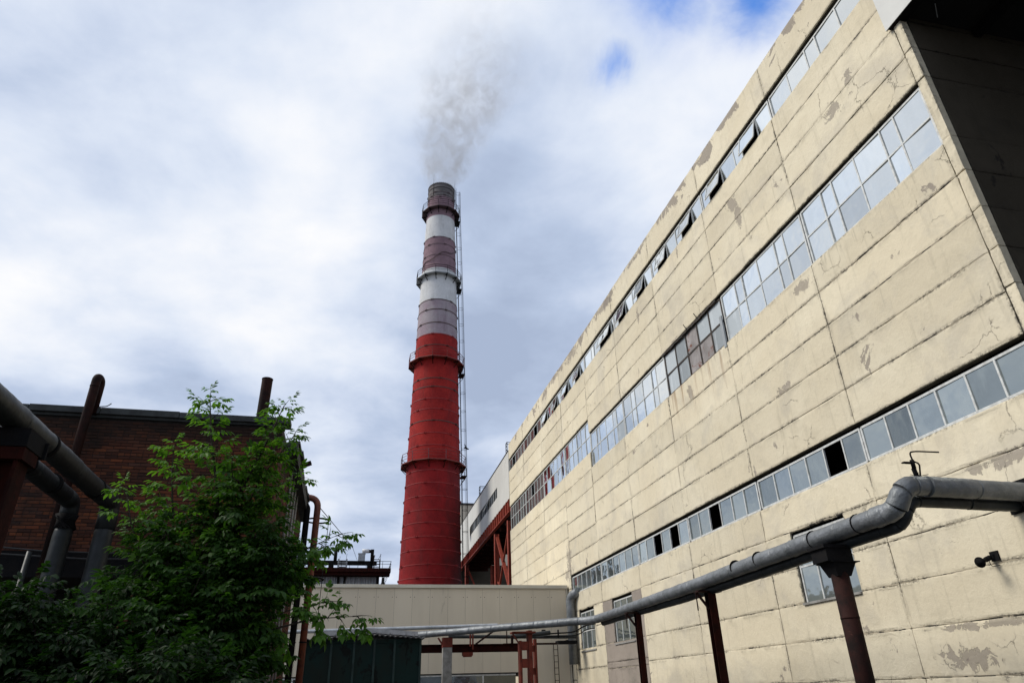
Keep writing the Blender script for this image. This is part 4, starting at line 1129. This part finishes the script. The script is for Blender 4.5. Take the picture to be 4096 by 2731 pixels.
# low wall under the far end of the gallery
t = thing('boiler_house', 'plain beige block standing behind the smokestack and the raised gallery', 'building', (22, 112, 0))
each('wall_panel', M['beige'], t, [lambda b, k=k: b.box(16.9 + 1.2 * k + .01, 18.1 + 1.2 * k - .01, 110, 110.2, 0, 29.5) for k in range(10)])
part('roof', M['roofing'], t, lambda b: b.box(16.7, 29, 109.8, 125, 29.5, 29.75)); part('core', M['darkjoint'], t, lambda b: b.box(16.95, 28.8, 110.05, 124.8, 0, 29.45))
t = thing('low_building', 'dark wall with dark diagonal bracing underneath the raised gallery', 'building', (18, 100, 0))
part('wall', M['endwall'], t, lambda b: b.box(13.2, 32, 100.2, 109.5, 0, 18.3))  # same near-black tone as the end wall of the hall
part('brace', M['darkred'], t, lambda b: [b.bar((15.0, 99.9, 8.5), (20, 99.9, 14.6), .25), b.bar((26, 99.9, 8.5), (20, 99.9, 14.6), .25), b.box(13.2, 30, 99.8, 100.1, 14.6, 14.95)])

# ------------------------------------------------------------------ distant plant with equipment on its deck
FY = 110.0
t = thing('plant_building', 'distant ribbed metal plant building with a railed roof deck left of the smokestack', 'building', (-3, FY, 0))
wv = MB(); V = []; F = []; nx = 180
for i in range(nx + 1):
    x = -14 + 18.5 * i / nx; y = FY + 2 + .07 * math.sin(i * PI / 2 * 1.0 + .4)
    V += [(x, y, 8), (x, y, 18.7)]
F = [(2 * i, 2 * i + 2, 2 * i + 3, 2 * i + 1) for i in range(nx)]
wv.add(V, F); wv.build('ribbed_wall', M['ribs'], t)
each('pillar', M['black'], t, [lambda b, x=x: b.box(x, x + .35, FY + 1.7, FY + 1.95, 8, 18.5) for x in (-1.9, -.95, 4.1)])
part('wall', M['darkclad'], t, lambda b: b.box(-14, 4.5, FY + 2.2, FY + 20, 0, 18.6))
part('side_gable', M['concrete'], t, lambda b: b.add([(4.46, FY + 1.9, 8), (4.9, FY + 1.9, 18.5), (6.2, FY + 1.9, 15.5), (6.2, FY + 1.9, 8), (4.46, FY + 2.19, 8), (4.9, FY + 2.19, 18.5), (6.2, FY + 2.19, 15.5), (6.2, FY + 2.19, 8)], [(0, 3, 2, 1), (4, 5, 6, 7), (0, 1, 5, 4), (1, 2, 6, 5), (2, 3, 7, 6)]))
part('deck_beam', M['darkred'], t, lambda b: [b.box(-14, 6.1, FY, FY + 2.1, 18.75, 19.35), b.box(-14, 6.0, FY + .3, FY + 2.0, 18.3, 18.745)])
er = MB(); V = []; F = []; n_ = 34
for i in range(n_ + 1):
    y = FY + .1 + i * .6; xo = 6.12 + .0 * i
    V += [(5.0, y, 17.9 - .02 * i), (6.15, y, 19.3), (6.15, y + .3, 19.3), (5.0, y + .3, 17.9 - .02 * i)]
for i in range(n_): a = 4 * i; F.append((a, a + 1, a + 2, a + 3))
er.add(V, F); er.box(5.0, 5.2, FY + .1, FY + 20, 15.5, 18); er.build('eave_brackets', M['black'], t)
rl = MB()
for x in np.arange(-13.8, 6.2, 1.24): rl.bar((x, FY + .05, 19.35), (x, FY + .05, 20.35), .06)
for z in (20.35, 19.95): rl.bar((-14, FY + .05, z), (6.1, FY + .05, z), .06)
for y in (FY + 4, FY + 8): rl.bar((6.1, y, 19.35), (6.1, y, 20.35), .06)
for z in (20.35, 19.95): rl.bar((6.1, FY + .05, z), (6.1, FY + 8, z), .06)
rl.build('railing', M['black'], t)
part('back_rail', M['black'], t, lambda b: [b.box(-14, 4.0, FY + 2.6, FY + 2.9, 20.15, 20.75), b.box(-3.4, -2.6, FY + 2.5, FY + 3, 19.36, 20.15), b.box(2.5, 3.4, FY + 2.5, FY + 3, 19.36, 20.15), b.box(-14, 4.0, FY + 2.5, FY + 2.55, 19.36, 19.5)])
part('roof_step', M['lightgrey'], t, lambda b: [b.box(-2.0, -1.75, FY + .3, FY + 1, 19.36, 20.7), b.box(-.78, -.55, FY + .3, FY + 1, 19.36, 20.7)] + [b.box(-1.745, -.785, FY + .4, FY + .9, z, z + .1) for z in (19.5, 19.8, 20.1, 20.4)])
part('hatch_ladder', M['rust'], t, lambda b: [b.box(3.4, 3.5, FY + .3, FY + .8, 19.36, 21.3), b.box(4.3, 4.4, FY + .3, FY + .8, 19.36, 20.7), b.box(4.4, 4.46, FY + .3, FY + .4, 19.4, 21.5)] + [b.box(3.505, 4.295, FY + .3, FY + .4, z, z + .1) for z in (19.5, 19.9, 20.3, 20.6)] + [b.bar((4.1, FY + .6, 20.7), (4.5, FY + .6, 21.5), .06)])
part('antenna', M['black'], t, lambda b: [b.bar((-1.7, FY + .5, 20.7), (-1.7, FY + .5, 21.1), .05), b.bar((-.75, FY + .5, 20.7), (-.7, FY + .5, 21.5), .05), b.bar((3.55, FY + .5, 21), (3.55, FY + .5, 21.4), .06)])
t = thing('extraction_fan', 'white drum fan on a grey cabinet joined to a black stack on the distant roof', 'fan', (2, FY + 2.6, 20.7))
part('cabinet', M['lightgrey'], t, lambda b: [b.box(1.05, 2.1, FY + 2.2, FY + 3.2, 20.75, 21.85), b.box(1.0, 2.15, FY + 2.15, FY + 3.25, 21.85, 21.92), b.box(1.03, 2.12, FY + 2.18, FY + 2.2, 21.25, 21.3)])
part('drum', M['whitepaint'], t, lambda b: b.tube([(1.6, FY + 2.7, 22.32), (2.65, FY + 2.7, 22.34)], .32, 18))
part('stack', M['black'], t, lambda b: [b.tube(bend([(2.66, FY + 2.7, 22.3), (3.2, FY + 2.7, 22.3), (3.2, FY + 2.7, 20.2)], .3), .26, 14), b.box(2.96, 3.46, FY + 2.45, FY + 2.95, 21.9, 22.58)])
tag(part_ := (lambda mb: (mb.tube([(-2.45, FY + 2.7, 20.75), (-2.45, FY + 2.7, 22.5)], .27, 14), mb.build('stack', M['black']))[1])(MB()), 'plain black stack on the distant roof, half behind maple leaves', 'stack')

# ------------------------------------------------------------------ brick building (left)
BY, BXR = 16.5, -1.90
bb = thing('brick_building', 'dark red brick boiler house with a flat coped roof behind the trees at the left', 'brick building', (BXR, BY, 0))
CO, BL, BH, BWD = .0765, .25, .065, .12
part('wall_core', M['brickmortar'], bb, lambda b: [b.box(-16, BXR - .012, BY + .012, BY + 9.6, 4.0, 7.55), b.box(-4.4, BXR - .012, BY + .012, BY + 9.6, 0, 3.995)])
part('recess_wall', M['interior'], bb, lambda b: [b.box(-16, -4.41, BY + 2.5, BY + 2.7, 0, 3.99)])


def brick_shape(L, Hh, D):
    c = .006
    V = []
    for (y, k) in ((0, c), (c, 0)):
        V += [(k - 0, y, k), (L - k, y, k), (L - k, y, Hh - k), (k, y, Hh - k)]
    V += [(0, D, 0), (L, D, 0), (L, D, Hh), (0, D, Hh)]
    F = [(0, 1, 2, 3)]
    for r in (0, 4):
        for j in range(4):
            F.append((r + j, r + 4 + j, r + 4 + (j + 1) % 4, r + (j + 1) % 4))
    return V, F


def brick_mesh(L, nm):
    V, F = brick_shape(L, BH, .05); me = bpy.data.meshes.new(nm); me.from_pydata(V, [], F); me.materials.append(M['brick']); me.update(); return me


ms, mh = brick_mesh(.25, 'stretcher'), brick_mesh(.12, 'header')
cand = []
row = 0
z = 4.53
while z + BH < 7.56:
    hd_ = (row % 6 == 4); L = .12 if hd_ else .25; P_ = L + .0105
    x = BXR - (0.0 if row % 2 == 0 else P_ / 2)
    k = 0
    if row % 2: cand.append((BXR - P_ / 2 + .0105, z, 'h2', row))
    while x - L > -10.5:
        cand.append((x - L, z, 'h' if hd_ else 's', row)); x -= P_
    z += CO; row += 1
vis = [c for c in cand if -7.3 < c[0] < -3.4 and c[2] != 'h2' and 5.3 < c[1]]
vis.sort(key=lambda c: abs(c[0] + 5.2) * .8 + abs(c[1] - 6.7) * 1.3)
pick = set(vis[:300])
sb = MB()
for c in cand:
    off = random.uniform(-.004, .005); rot = random.uniform(-.006, .006)
    L = {'s': .25, 'h': .12, 'h2': .115}[c[2]]
    if c in pick:
        o = bpy.data.objects.new('brick', ms if c[2] == 's' else mh); COL.objects.link(o); o.parent = bb
        o.location = Vector((c[0], BY - .0 + off, c[1] + random.uniform(-.003, .003))) - bb.location; o.rotation_euler = (0, rot, 0)
    else:
        V, F = brick_shape(L, BH, .05); jz = random.uniform(-.003, .003)
        sb.add([(c[0] + v[0], BY + off + v[1], c[1] + jz + v[2]) for v in V], F)
# lower courses and side wall courses
z = 0.0; row = 0
while z + BH < 4.0:
    L = .25; x = BXR - (0 if row % 2 == 0 else .13)
    while x - L > -4.7:
        if z > 1.0: sb_ok = True; V, F = brick_shape(L, BH, .05); off = random.uniform(-.004, .005); sb.add([(x - L + v[0], BY + off + v[1], z + v[2]) for v in V], F)
        x -= .2605
    z += CO; row += 1
z = 0.5; row = 0
while z + BH < 7.3:
    y = BY + .005 + (0 if row % 2 == 0 else .13)
    while y + .25 < BY + 9.6:
        V, F = brick_shape(.25, BH, .05); off = random.uniform(-.004, .005)
        sb.add([(BXR - off - v[1] , y + v[0], z + v[2]) for v in V], F)
        y += .2605
    z += CO; row += 1
sb.build('brick_courses', M['brick'], bb, 'stuff')
part('recess_shade_strip', M['black'], bb, lambda b: b.box(-16, -4.4, BY - .02, BY + .03, 4.0, 4.52))  # flat black strip paints the dark of the recess onto the wall
x = -11.0
while x < BXR + .1:
    x1 = min(x + random.uniform(1.4, 2.0), BXR + .17)
    if BXR + .17 - x1 < .5: x1 = BXR + .17
    part('coping_slab', M['coping'], bb, lambda b: b.box(x + .008, x1 - .008, BY - .13, BY + .35, 7.62 + random.uniform(-.006, .006), 7.76 + random.uniform(-.012, .012)))
    x = x1
part('under_coping', M['coping'], bb, lambda b: b.box(-11, BXR + .03, BY - .05, BY + .3, 7.555, 7.618))
part('eave', M['coping'], bb, lambda b: [b.box(BXR - .2, BXR + .26, BY + 1.6, BY + 9.6, 7.40, 7.72)] + [b.box(BXR, BXR + .30 + random.uniform(-.04, .04), BY + 1.7 + k * .9, BY + 2.55 + k * .9, 7.722, 7.79 + random.uniform(-.02, .04)) for k in range(8)])
part('eave_spout', M['rust'], bb, lambda b: b.bar((BXR + .1, BY + 3.6, 7.62), (BXR + .52, BY + 3.6, 7.80), .16, .10))
part('roof', M['roofing'], bb, lambda b: b.box(-16, BXR - .02, BY + .36, BY + 9.6, 7.56, 7.66))
each('side_conduit', M['concrete'], bb, [lambda b, k=k: b.tube([(BXR + .05, BY + 3.2 + .9 * k, 1), (BXR + .05, BY + 3.2 + .9 * k, 7.4)], .035, 6) for k in range(4)])

t = thing('flue_stack', 'stubby rusty flue standing on the brick building roof', 'flue', (-2.80, 19.0, 7.6))
part('tube', M['rust'], t, lambda b: b.tube([(-2.80, 19.0, 7.62), (-2.80, 19.0, 9.9)], .15, 18, False))
part('inner_tube', M['black'], t, lambda b: b.tube([(-2.80, 19.0, 9.0), (-2.80, 19.0, 9.89)], .13, 18, True))
part('rim', M['black'], t, lambda b: b.ring((-2.80, 19.0, 9.9), .145, .018, 20, 6))
t = thing('vent_pipe', 'rust red hairpin vent pipe climbing the brick wall above the coping', 'pipe', (-6.1, 16.2, 4))
part('tube', M['rust'], t, lambda b: b.tube(bend([(-6.14, 16.12, 3.5), (-6.14, 16.12, 8.44), (-6.14, 16.40, 8.44), (-6.14, 16.40, 7.6)], .14, 7), .098, 16))
part('collar', M['rust'], t, lambda b: b.tube([(-6.14, 16.12, 8.17), (-6.14, 16.12, 8.20)], .105, 16))
part('hook', M['cable'], t, lambda b: b.tube(bend([(-6.05, 16.42, 7.8), (-5.88, 16.42, 7.82), (-5.80, 16.42, 7.9)], .05), .012, 5))
for off, lb, mm, r in ((0, 'orange rust downpipe arching off the brick building eave, outermost of the pair', 'orangepipe', .11), (-.33, 'sooty black downpipe arching off the brick building eave, inside the orange one', 'black', .10)):
    t = thing('downpipe', lb, 'downpipe', (-1.2 + off, 24.2, 0), 'downpipes on the brick building')
    x_ = -1.28 + off
    part('tube', M[mm], t, lambda b: b.tube(bend([(-2.0, 24.2, 7.82 + off * .75), (x_, 24.2, 7.82 + off * .75), (x_, 24.2, .2)], .55, 8), r, 16))
    part('clip', M['black'], t, lambda b: [b.tube([(x_, 24.2, z_), (x_, 24.2, z_ + .04)], r + .012, 14) for z_ in (1.5, 3.2, 5.2)])
t = thing('hoop_frame', 'two black steel rings on a thin rod above the yard, right of the downpipes', 'steel rings', (-1.2, 26, 0))
part('ring', M['black'], t, lambda b: b.ring((-1.33, 26, 7.44), .41, .032, 28, 6)); part('ring', M['black'], t, lambda b: b.ring((-1.33, 26, 5.38), .41, .032, 28, 6))
part('rod', M['black'], t, lambda b: [b.tube([(-.93, 26, 7.44), (-.98, 26, 3.2)], .012, 5), b.tube([(-1.75, 26, 8.0), (-1.75, 26, 0)], .05, 8), b.bar((-1.75, 26, 7.44), (-1.7, 26, 7.44), .04)])
tag((lambda mb: (mb.tube([(-1.9, 25.6, 8.5), (-.0, 60, 13.0), (1.0, 109, 20.0)], .02, 5), mb.build('guy_wire', M['cable']))[1])(MB()), 'thin slack wire running from the brick eave to the distant roof deck', 'wire')
for pts, lb in (([(-9.5, 16.3, 4.62), (-7.07, 16.3, 4.56), (-6.34, 16.3, 4.50), (-5.2, 16.3, 4.47), (-4, 16.35, 4.5)], 'upper black cable strung along the brick wall behind the grey pipes'), ([(-9.5, 16.25, 4.48), (-7.07, 16.25, 4.42), (-5.47, 16.25, 4.34), (-4, 16.3, 4.36)], 'lower black cable strung along the brick wall behind the grey pipes')):
    tag((lambda mb: (mb.tube(pts, .018, 5), mb.build('cable', M['cable']))[1])(MB()), lb, 'cable', 'cables along the brick wall')

# ------------------------------------------------------------------ left heating pipes
t = thing('heating_pipe', 'fat grey lagged heating pipe running in from the left edge over the red support', 'pipe', (-4.83, 11, 5))
jacket_pipe(t, [(-4.80, 5.0, 5.26), (-4.83, 11.4, 5.26)], .185, .185, 'galvdark', 2.6, 20)
part('band', M['black'], t, lambda b: b.tube([(-4.83, 11.45, 5.26), (-4.83, 11.53, 5.26)], .20, 20))
jacket_pipe(t, [(-4.83, 11.5, 5.26), (-4.85, 14.3, 5.26)], .178, .178, 'galvdark', 1.5, 20)
part('band', M['black'], t, lambda b: b.tube([(-4.85, 14.0, 5.26), (-4.85, 14.06, 5.26)], .19, 20))
part('elbow', M['galvdark'], t, lambda b: b.tube(bend([(-4.85, 14.3, 5.26), (-4.85, 15.1, 5.26), (-4.85, 15.1, 4.7)], .4), .18, 20))
jacket_pipe(t, [(-4.85, 15.1, 4.75), (-4.85, 15.1, .3)], .185, .2, 'galvdark', 1.6, 18)
t = thing('heating_pipe', 'lower grey heating pipe ending in a ragged elbow, left of the fat one', 'pipe', (-5.5, 12, 5))
jacket_pipe(t, [(-5.3, 8.0, 5.22), (-5.5, 14.4, 5.22)], .165, .165, 'galvdark', 1.7, 18)
each('band', M['black'], t, [lambda b, y=y: b.tube([(-5.43, y, 5.22), (-5.435, y + .05, 5.22)], .178, 18) for y in (12.4, 13.6)])
part('elbow', M['galvdark'], t, lambda b: b.tube(bend([(-5.5, 14.4, 5.22), (-5.52, 14.95, 5.22), (-5.52, 14.95, 4.85)], .3), .165, 18))
part('torn_wrap', M['black'], t, lambda b: [b.tube([(-5.52, 14.95, 4.95), (-5.52, 14.95, 4.82), (-5.52, 14.95, 4.68)], [.2, .16, .19], 9, True, 0, False, .12)] + [b.bar((-5.52 + random.uniform(-.2, .2), 14.8, 4.9), (-5.52 + random.uniform(-.25, .25), 14.75, 4.65), .015) for _ in range(7)])
jacket_pipe(t, [(-5.52, 14.95, 4.7), (-5.56, 14.95, .3)], .17, .2, 'galvdark', 1.3, 16)
part('drain_tube', M['galvdark'], t, lambda b: b.tube([(-5.9, 14.7, 4.2), (-5.95, 14.7, .3)], .05, 8))
t = thing('pipe_trestle', 'dark red steel trestle with a heavy black crossbeam at the left edge', 'pipe support', (-5, 10.2, 0))
part('crossbeam', M['black'], t, lambda b: [b.box(-8.5, -4.50, 10.15, 10.7, 4.80, 5.06), b.box(-8.5, -4.46, 10.703, 10.74, 4.78, 5.03)])
part('post', M['darkred'], t, lambda b: [b.box(-4.92, -4.87, 10.2, 10.55, 0, 4.79), b.box(-4.62, -4.57, 10.2, 10.55, 0, 4.79), b.box(-4.867, -4.623, 10.35, 10.40, 0, 4.79)])
part('gusset', M['darkred'], t, lambda b: b.box(-4.98, -4.51, 10.16, 10.62, 4.62, 4.79))

# ------------------------------------------------------------------ trees
def leaf_template():
    """pinnate box-elder leaf: five folded pointed leaflets along a drooping stalk"""
    V = []; F = []

    def leaflet(base, d, up, L, w):
        d = d.normalized(); s = d.cross(up).normalized(); n = s.cross(d)
        o = len(V); b = Vector(base)
        V.extend([b, b + d * L * .32 + s * w * .5 + n * .16 * w, b + d * L * .68 + s * w * .40 + n * .10 * w - n * L * .05, b + d * L - n * L * .16,
                  b + d * L * .68 - s * w * .40 + n * .10 * w - n * L * .05, b + d * L * .32 - s * w * .5 + n * .16 * w, b + d * L * .35, b + d * L * .70 - n * L * .06])
        F.extend([(o, o + 1, o + 6), (o + 1, o + 2, o + 7, o + 6), (o + 2, o + 3, o + 7), (o + 3, o + 4, o + 7), (o + 4, o + 5, o + 6, o + 7), (o + 5, o, o + 6)])
    up = Vector((0, 0, 1))
    ax_ = Vector((1, 0, -.25))
    leaflet((.13, 0, -.04), Vector((1, 0, -.45)), up, .10, .048)
    for x, sgn, a in ((.055, 1, .9), (.055, -1, .9), (.11, 1, .7), (.11, -1, .7)):
        leaflet((x, 0, -.02 - x * .2), Vector((math.cos(a), sgn * math.sin(a), -.45)), up, .085, .040)
    # stalk
    o = len(V); V.extend([Vector((0, .003, 0)), Vector((0, -.003, 0)), Vector((.13, 0, -.04))]); F.append((o, o + 1, o + 2))
    return np.array([tuple(v) for v in V]), F


LV, LF = leaf_template()


def leaf_frames(pts, dirs, scale):
    """rotation matrices whose x axis follows dirs with random roll"""
    out = []
    for p, d, s in zip(pts, dirs, scale):
        d = Vector(d).normalized(); upv = Vector((random.uniform(-.35, .35), random.uniform(-.35, .35) - .15, 1)).normalized()
        y = upv.cross(d)
        if y.length < .05: y = Vector((0, 1, 0)).cross(d)
        y.normalize(); z = d.cross(y)
        out.append((p, Matrix((d, y, z)).transposed(), s))
    return out


def foliage_mesh(frames, name, m, parent, kind='stuff'):
    n = len(frames); nv = len(LV)
    A = np.empty((n, nv, 3))
    for i, (p, R_, s) in enumerate(frames):
        A[i] = (LV * s) @ np.array(R_).T + np.array(p)
    V = A.reshape(-1, 3) - np.array(wloc(parent))
    F = [tuple(q + i * nv for q in f) for i in range(n) for f in LF]
    me = bpy.data.meshes.new(name); me.from_pydata(V.tolist(), [], F); me.materials.append(m); me.update()
    o = bpy.data.objects.new(name, me); COL.objects.link(o); o.parent = parent; o['kind'] = kind
    return o


def spray(frames, tw, base, d, L, n, s0=1.0, droop=.25):
    """one twig with opposite leaves; returns its end"""
    p = Vector(base); d = Vector(d).normalized(); pts = [p.copy()]
    for k in range(n):
        d = (d + Vector((random.uniform(-.14, .14), random.uniform(-.14, .14), random.uniform(-.16, .08) - droop * .12))).normalized()
        p = p + d * (L / n); pts.append(p.copy())
        side = d.cross(Vector((0, 0, 1)));
        if side.length < .1: side = Vector((1, 0, 0))
        side.normalize(); sp = side if k % 2 else (side * .35 + Vector((0, 0, 1)).cross(side) * .9 * (1 if k % 4 < 2 else -1))
        for sg in (1, -1):
            dd = d * random.uniform(.25, .6) + sp * sg * random.uniform(.6, 1.0) + Vector((0, 0, random.uniform(-.75, .05) * droop * 2))
            frames.append((p.copy(), dd, s0 * random.uniform(.75, 1.15)))
    for q in range(2): frames.append((p.copy(), d + Vector((random.uniform(-.4, .4), random.uniform(-.4, .4), random.uniform(-.4, .2))), s0 * random.uniform(.7, 1.0)))
    tw.tube(pts, [max(.0025, .008 * (1 - k / (len(pts)))) for k in range(len(pts))], 5, False)


def path_at(pts, t):
    ds = [0]
    for a, b in zip(pts[:-1], pts[1:]): ds.append(ds[-1] + (b - a).length)
    t *= ds[-1]
    for k in range(len(pts) - 1):
        if t <= ds[k + 1] or k == len(pts) - 2:
            return pts[k].lerp(pts[k + 1], (t - ds[k]) / max(1e-6, ds[k + 1] - ds[k])), (pts[k + 1] - pts[k]).normalized()


def tree(name, label, base, leaders, blobs, leafm, npart=0, group=None, cat='tree', trunk_top=None, tr=.07):
    t = thing(name, label, cat, base, group)
    F0 = []; tw = MB(); tk = MB(); LS = 1.22 if npart else 1.1
    tk.tube([base, (base[0] + .04, base[1] + .02, base[2] + (trunk_top[2] - base[2]) * .5), trunk_top], [tr * 1.25, tr * 1.05, tr], 10); tk.build('trunk', M['bark'], t)
    LP = []
    for pts, r, dens, sl in leaders:
        pts = [Vector(p) for p in pts]; LP.append(pts)
        lb = MB(); lb.tube(pts, [r * (1 - .85 * k / (len(pts) - 1)) for k in range(len(pts))], 8); lb.build('branch', M['bark'], t)
        L = sum((b - a).length for a, b in zip(pts[:-1], pts[1:]))
        n = int(L * dens)
        for k in range(n):
            q = (k + .5 + random.uniform(-.3, .3)) / n; q = min(.995, q)
            p, d = path_at(pts, q)
            a = k * 2.4 + random.uniform(-.4, .4)
            side = d.cross(Vector((math.cos(a), math.sin(a), .1)))
            if side.length < .1: continue
            side.normalize()
            l = sl * random.uniform(.55, 1.1) * (1.0 - .55 * q)
            spray(F0, tw, p, side * .9 + d * .55 + Vector((0, 0, .15)), l, max(2, int(l / .075)), LS if q < .8 else LS * .85)
        spray(F0, tw, pts[-1] - (pts[-1] - pts[-2]).normalized() * .1, pts[-1] - pts[-2], .22, 4, .85)
    NL = len(F0)
    for c, rad, n, sl in blobs:
        c = Vector(c)
        for k in range(n):
            while True:
                u = Vector((random.uniform(-1, 1), random.uniform(-1, 1), random.uniform(-1, 1)))
                if u.length < 1: break
            u = u * (.35 + .65 * u.length ** .5) if u.length > .2 else u
            p = c + Vector((u.x * rad[0], u.y * rad[1], u.z * rad[2]))
            d = Vector((u.x, u.y * .6 - .25, u.z * .5 + .35)) + Vector((random.uniform(-.5, .5), random.uniform(-.5, .5), random.uniform(-.3, .5)))
            l = sl * random.uniform(.6, 1.2)
            spray(F0, tw, p, d, l, max(3, int(l / .085)), LS * random.uniform(.85, 1.15))
            if k % 5 == 0:
                # thin limb back towards the nearest leader
                best = min((path_at(pp, q)[0] for pp in LP for q in (.15, .35, .55, .75)), key=lambda z: (z - p).length + max(0, z.z - p.z) * 1.5)
                mid = best.lerp(p, .5) + Vector((0, 0, .06)); tw.tube([best, mid, p], [.014, .010, .006], 5, False)
    tw.build('twigs', M['bark'], t, 'stuff')
    fr = leaf_frames(*zip(*F0))
    camv = Vector((0, 0, 1.6))
    order = sorted(range(NL), key=lambda i: (Vector(fr[i][0]) - camv).length - 1.2 * max(0, fr[i][0][2] - 2.2))
    sel = order[:npart]; ss = set(sel)
    if npart:
        me = bpy.data.meshes.new('leaf'); me.from_pydata(LV.tolist(), [], LF); me.materials.append(M[leafm]); me.update()
        org = wloc(t)
        for i in sel:
            p, R_, s = fr[i]
            o = bpy.data.objects.new('leaf', me); COL.objects.link(o); o.parent = t
            o.matrix_local = Matrix.Translation(Vector(p) - org) @ R_.to_4x4() @ Matrix.Scale(s, 4)
    foliage_mesh([fr[i] for i in range(NL) if i not in ss], 'foliage', M[leafm], t)
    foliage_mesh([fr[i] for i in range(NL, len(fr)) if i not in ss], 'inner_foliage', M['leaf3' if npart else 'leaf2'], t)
    return t


Y = 9.5
tree('maple_tree', 'tall leafy box elder maple in front of the brick wall, its tips above the coping', (-1.75, 9.7, 0),
     [([(-1.84, 9.6, 2.5), (-1.80, Y, 3.13), (-1.78, Y, 3.96), (-2.02, Y, 4.86), (-2.13, Y, 5.42)], .035, 11, .46),
      ([(-1.80, 9.6, 2.5), (-1.65, Y, 3.13), (-1.49, Y, 4.15), (-1.25, Y, 4.9), (-1.12, Y, 5.36)], .032, 11, .46),
      ([(-1.9, 9.7, 2.3), (-2.26, 9.7, 3.43), (-2.45, 9.7, 4.29), (-2.52, 9.7, 4.75)], .022, 10, .40),
      ([(-1.9, 9.6, 2.0), (-2.44, 9.5, 3.02), (-2.77, 9.5, 3.65), (-2.92, 9.5, 4.08)], .022, 10, .36),
      ([(-1.6, 9.6, 3.3), (-1.31, 9.6, 4.30), (-.92, 9.6, 4.98)], .016, 12, .30),
      ([(-1.6, 9.6, 3.4), (-1.19, 9.7, 4.20), (-.82, 9.8, 4.40)], .014, 8, .26),
      ([(-1.7, 9.6, 2.3), (-1.29, 9.5, 2.87), (-.61, 9.5, 3.36), (-.14, 9.5, 3.58)], .018, 8, .30),
      ([(-1.3, 9.5, 2.8), (-.8, 9.5, 3.1), (-.35, 9.5, 3.42)], .012, 8, .28),
      ([(-1.7, 9.4, 1.9), (-.96, 9.0, 2.32), (-.38, 9.0, 2.46), (.17, 9.0, 2.49)], .018, 7, .26),
      ([(-1.2, 9.2, 2.3), (-.7, 9.0, 2.55), (-.2, 9.0, 2.66)], .012, 7, .22)],
     [((-1.55, 9.5, 3.95), (.50, .4, .50), 22, .30), ((-1.6, 9.5, 3.1), (.75, .6, .55), 74, .32), ((-2.15, 9.4, 3.15), (.55, .5, .45), 40, .32),
      ((-1.55, 9.2, 2.25), (.60, .6, .55), 105, .32), ((-1.15, 9.3, 3.0), (.42, .4, .35), 36, .27), ((-1.35, 9.2, 1.7), (.45, .5, .5), 70, .30), ((-2.0, 9.0, 2.3), (.8, .5, .5), 90, .34)],
     'leaf', 300, None, 'tree', (-1.84, 9.6, 2.5), .06)
tree('maple_sapling', 'low dark maple thicket filling the bottom left corner', (-3.0, 8.6, 0),
     [([(-3.0, 8.6, .9), (-3.3, 8.5, 1.9), (-3.55, 8.3, 2.70)], .02, 8, .34), ([(-2.9, 8.6, .9), (-2.6, 8.4, 1.9), (-2.45, 8.3, 2.5)], .02, 8, .34),
      ([(-3.0, 8.6, .9), (-3.1, 8.3, 1.8), (-3.0, 8.2, 2.3)], .02, 8, .34)],
     [((-3.1, 8.3, 1.85), (.75, .6, .55), 120, .34), ((-2.2, 8.3, 1.75), (.75, .6, .5), 110, .34), ((-3.35, 8.3, 2.4), (.3, .4, .25), 26, .26), ((-2.6, 8.5, 1.2), (1.0, .6, .5), 70, .34)],
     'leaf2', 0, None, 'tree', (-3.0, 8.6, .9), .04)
tree('maple_sapling', 'drooping dark maple bush at the bottom, nearest the camera before the tall maple', (-1.3, 7.6, 0),
     [([(-1.3, 7.6, .8), (-1.3, 7.5, 1.6), (-1.25, 7.4, 1.95)], .016, 8, .30), ([(-1.4, 7.6, .8), (-1.8, 7.4, 1.6), (-2.0, 7.3, 1.95)], .016, 8, .30)],
     [((-1.7, 7.4, 1.55), (.65, .4, .38), 60, .30), ((-1.15, 7.6, 1.5), (.35, .4, .35), 32, .26)],
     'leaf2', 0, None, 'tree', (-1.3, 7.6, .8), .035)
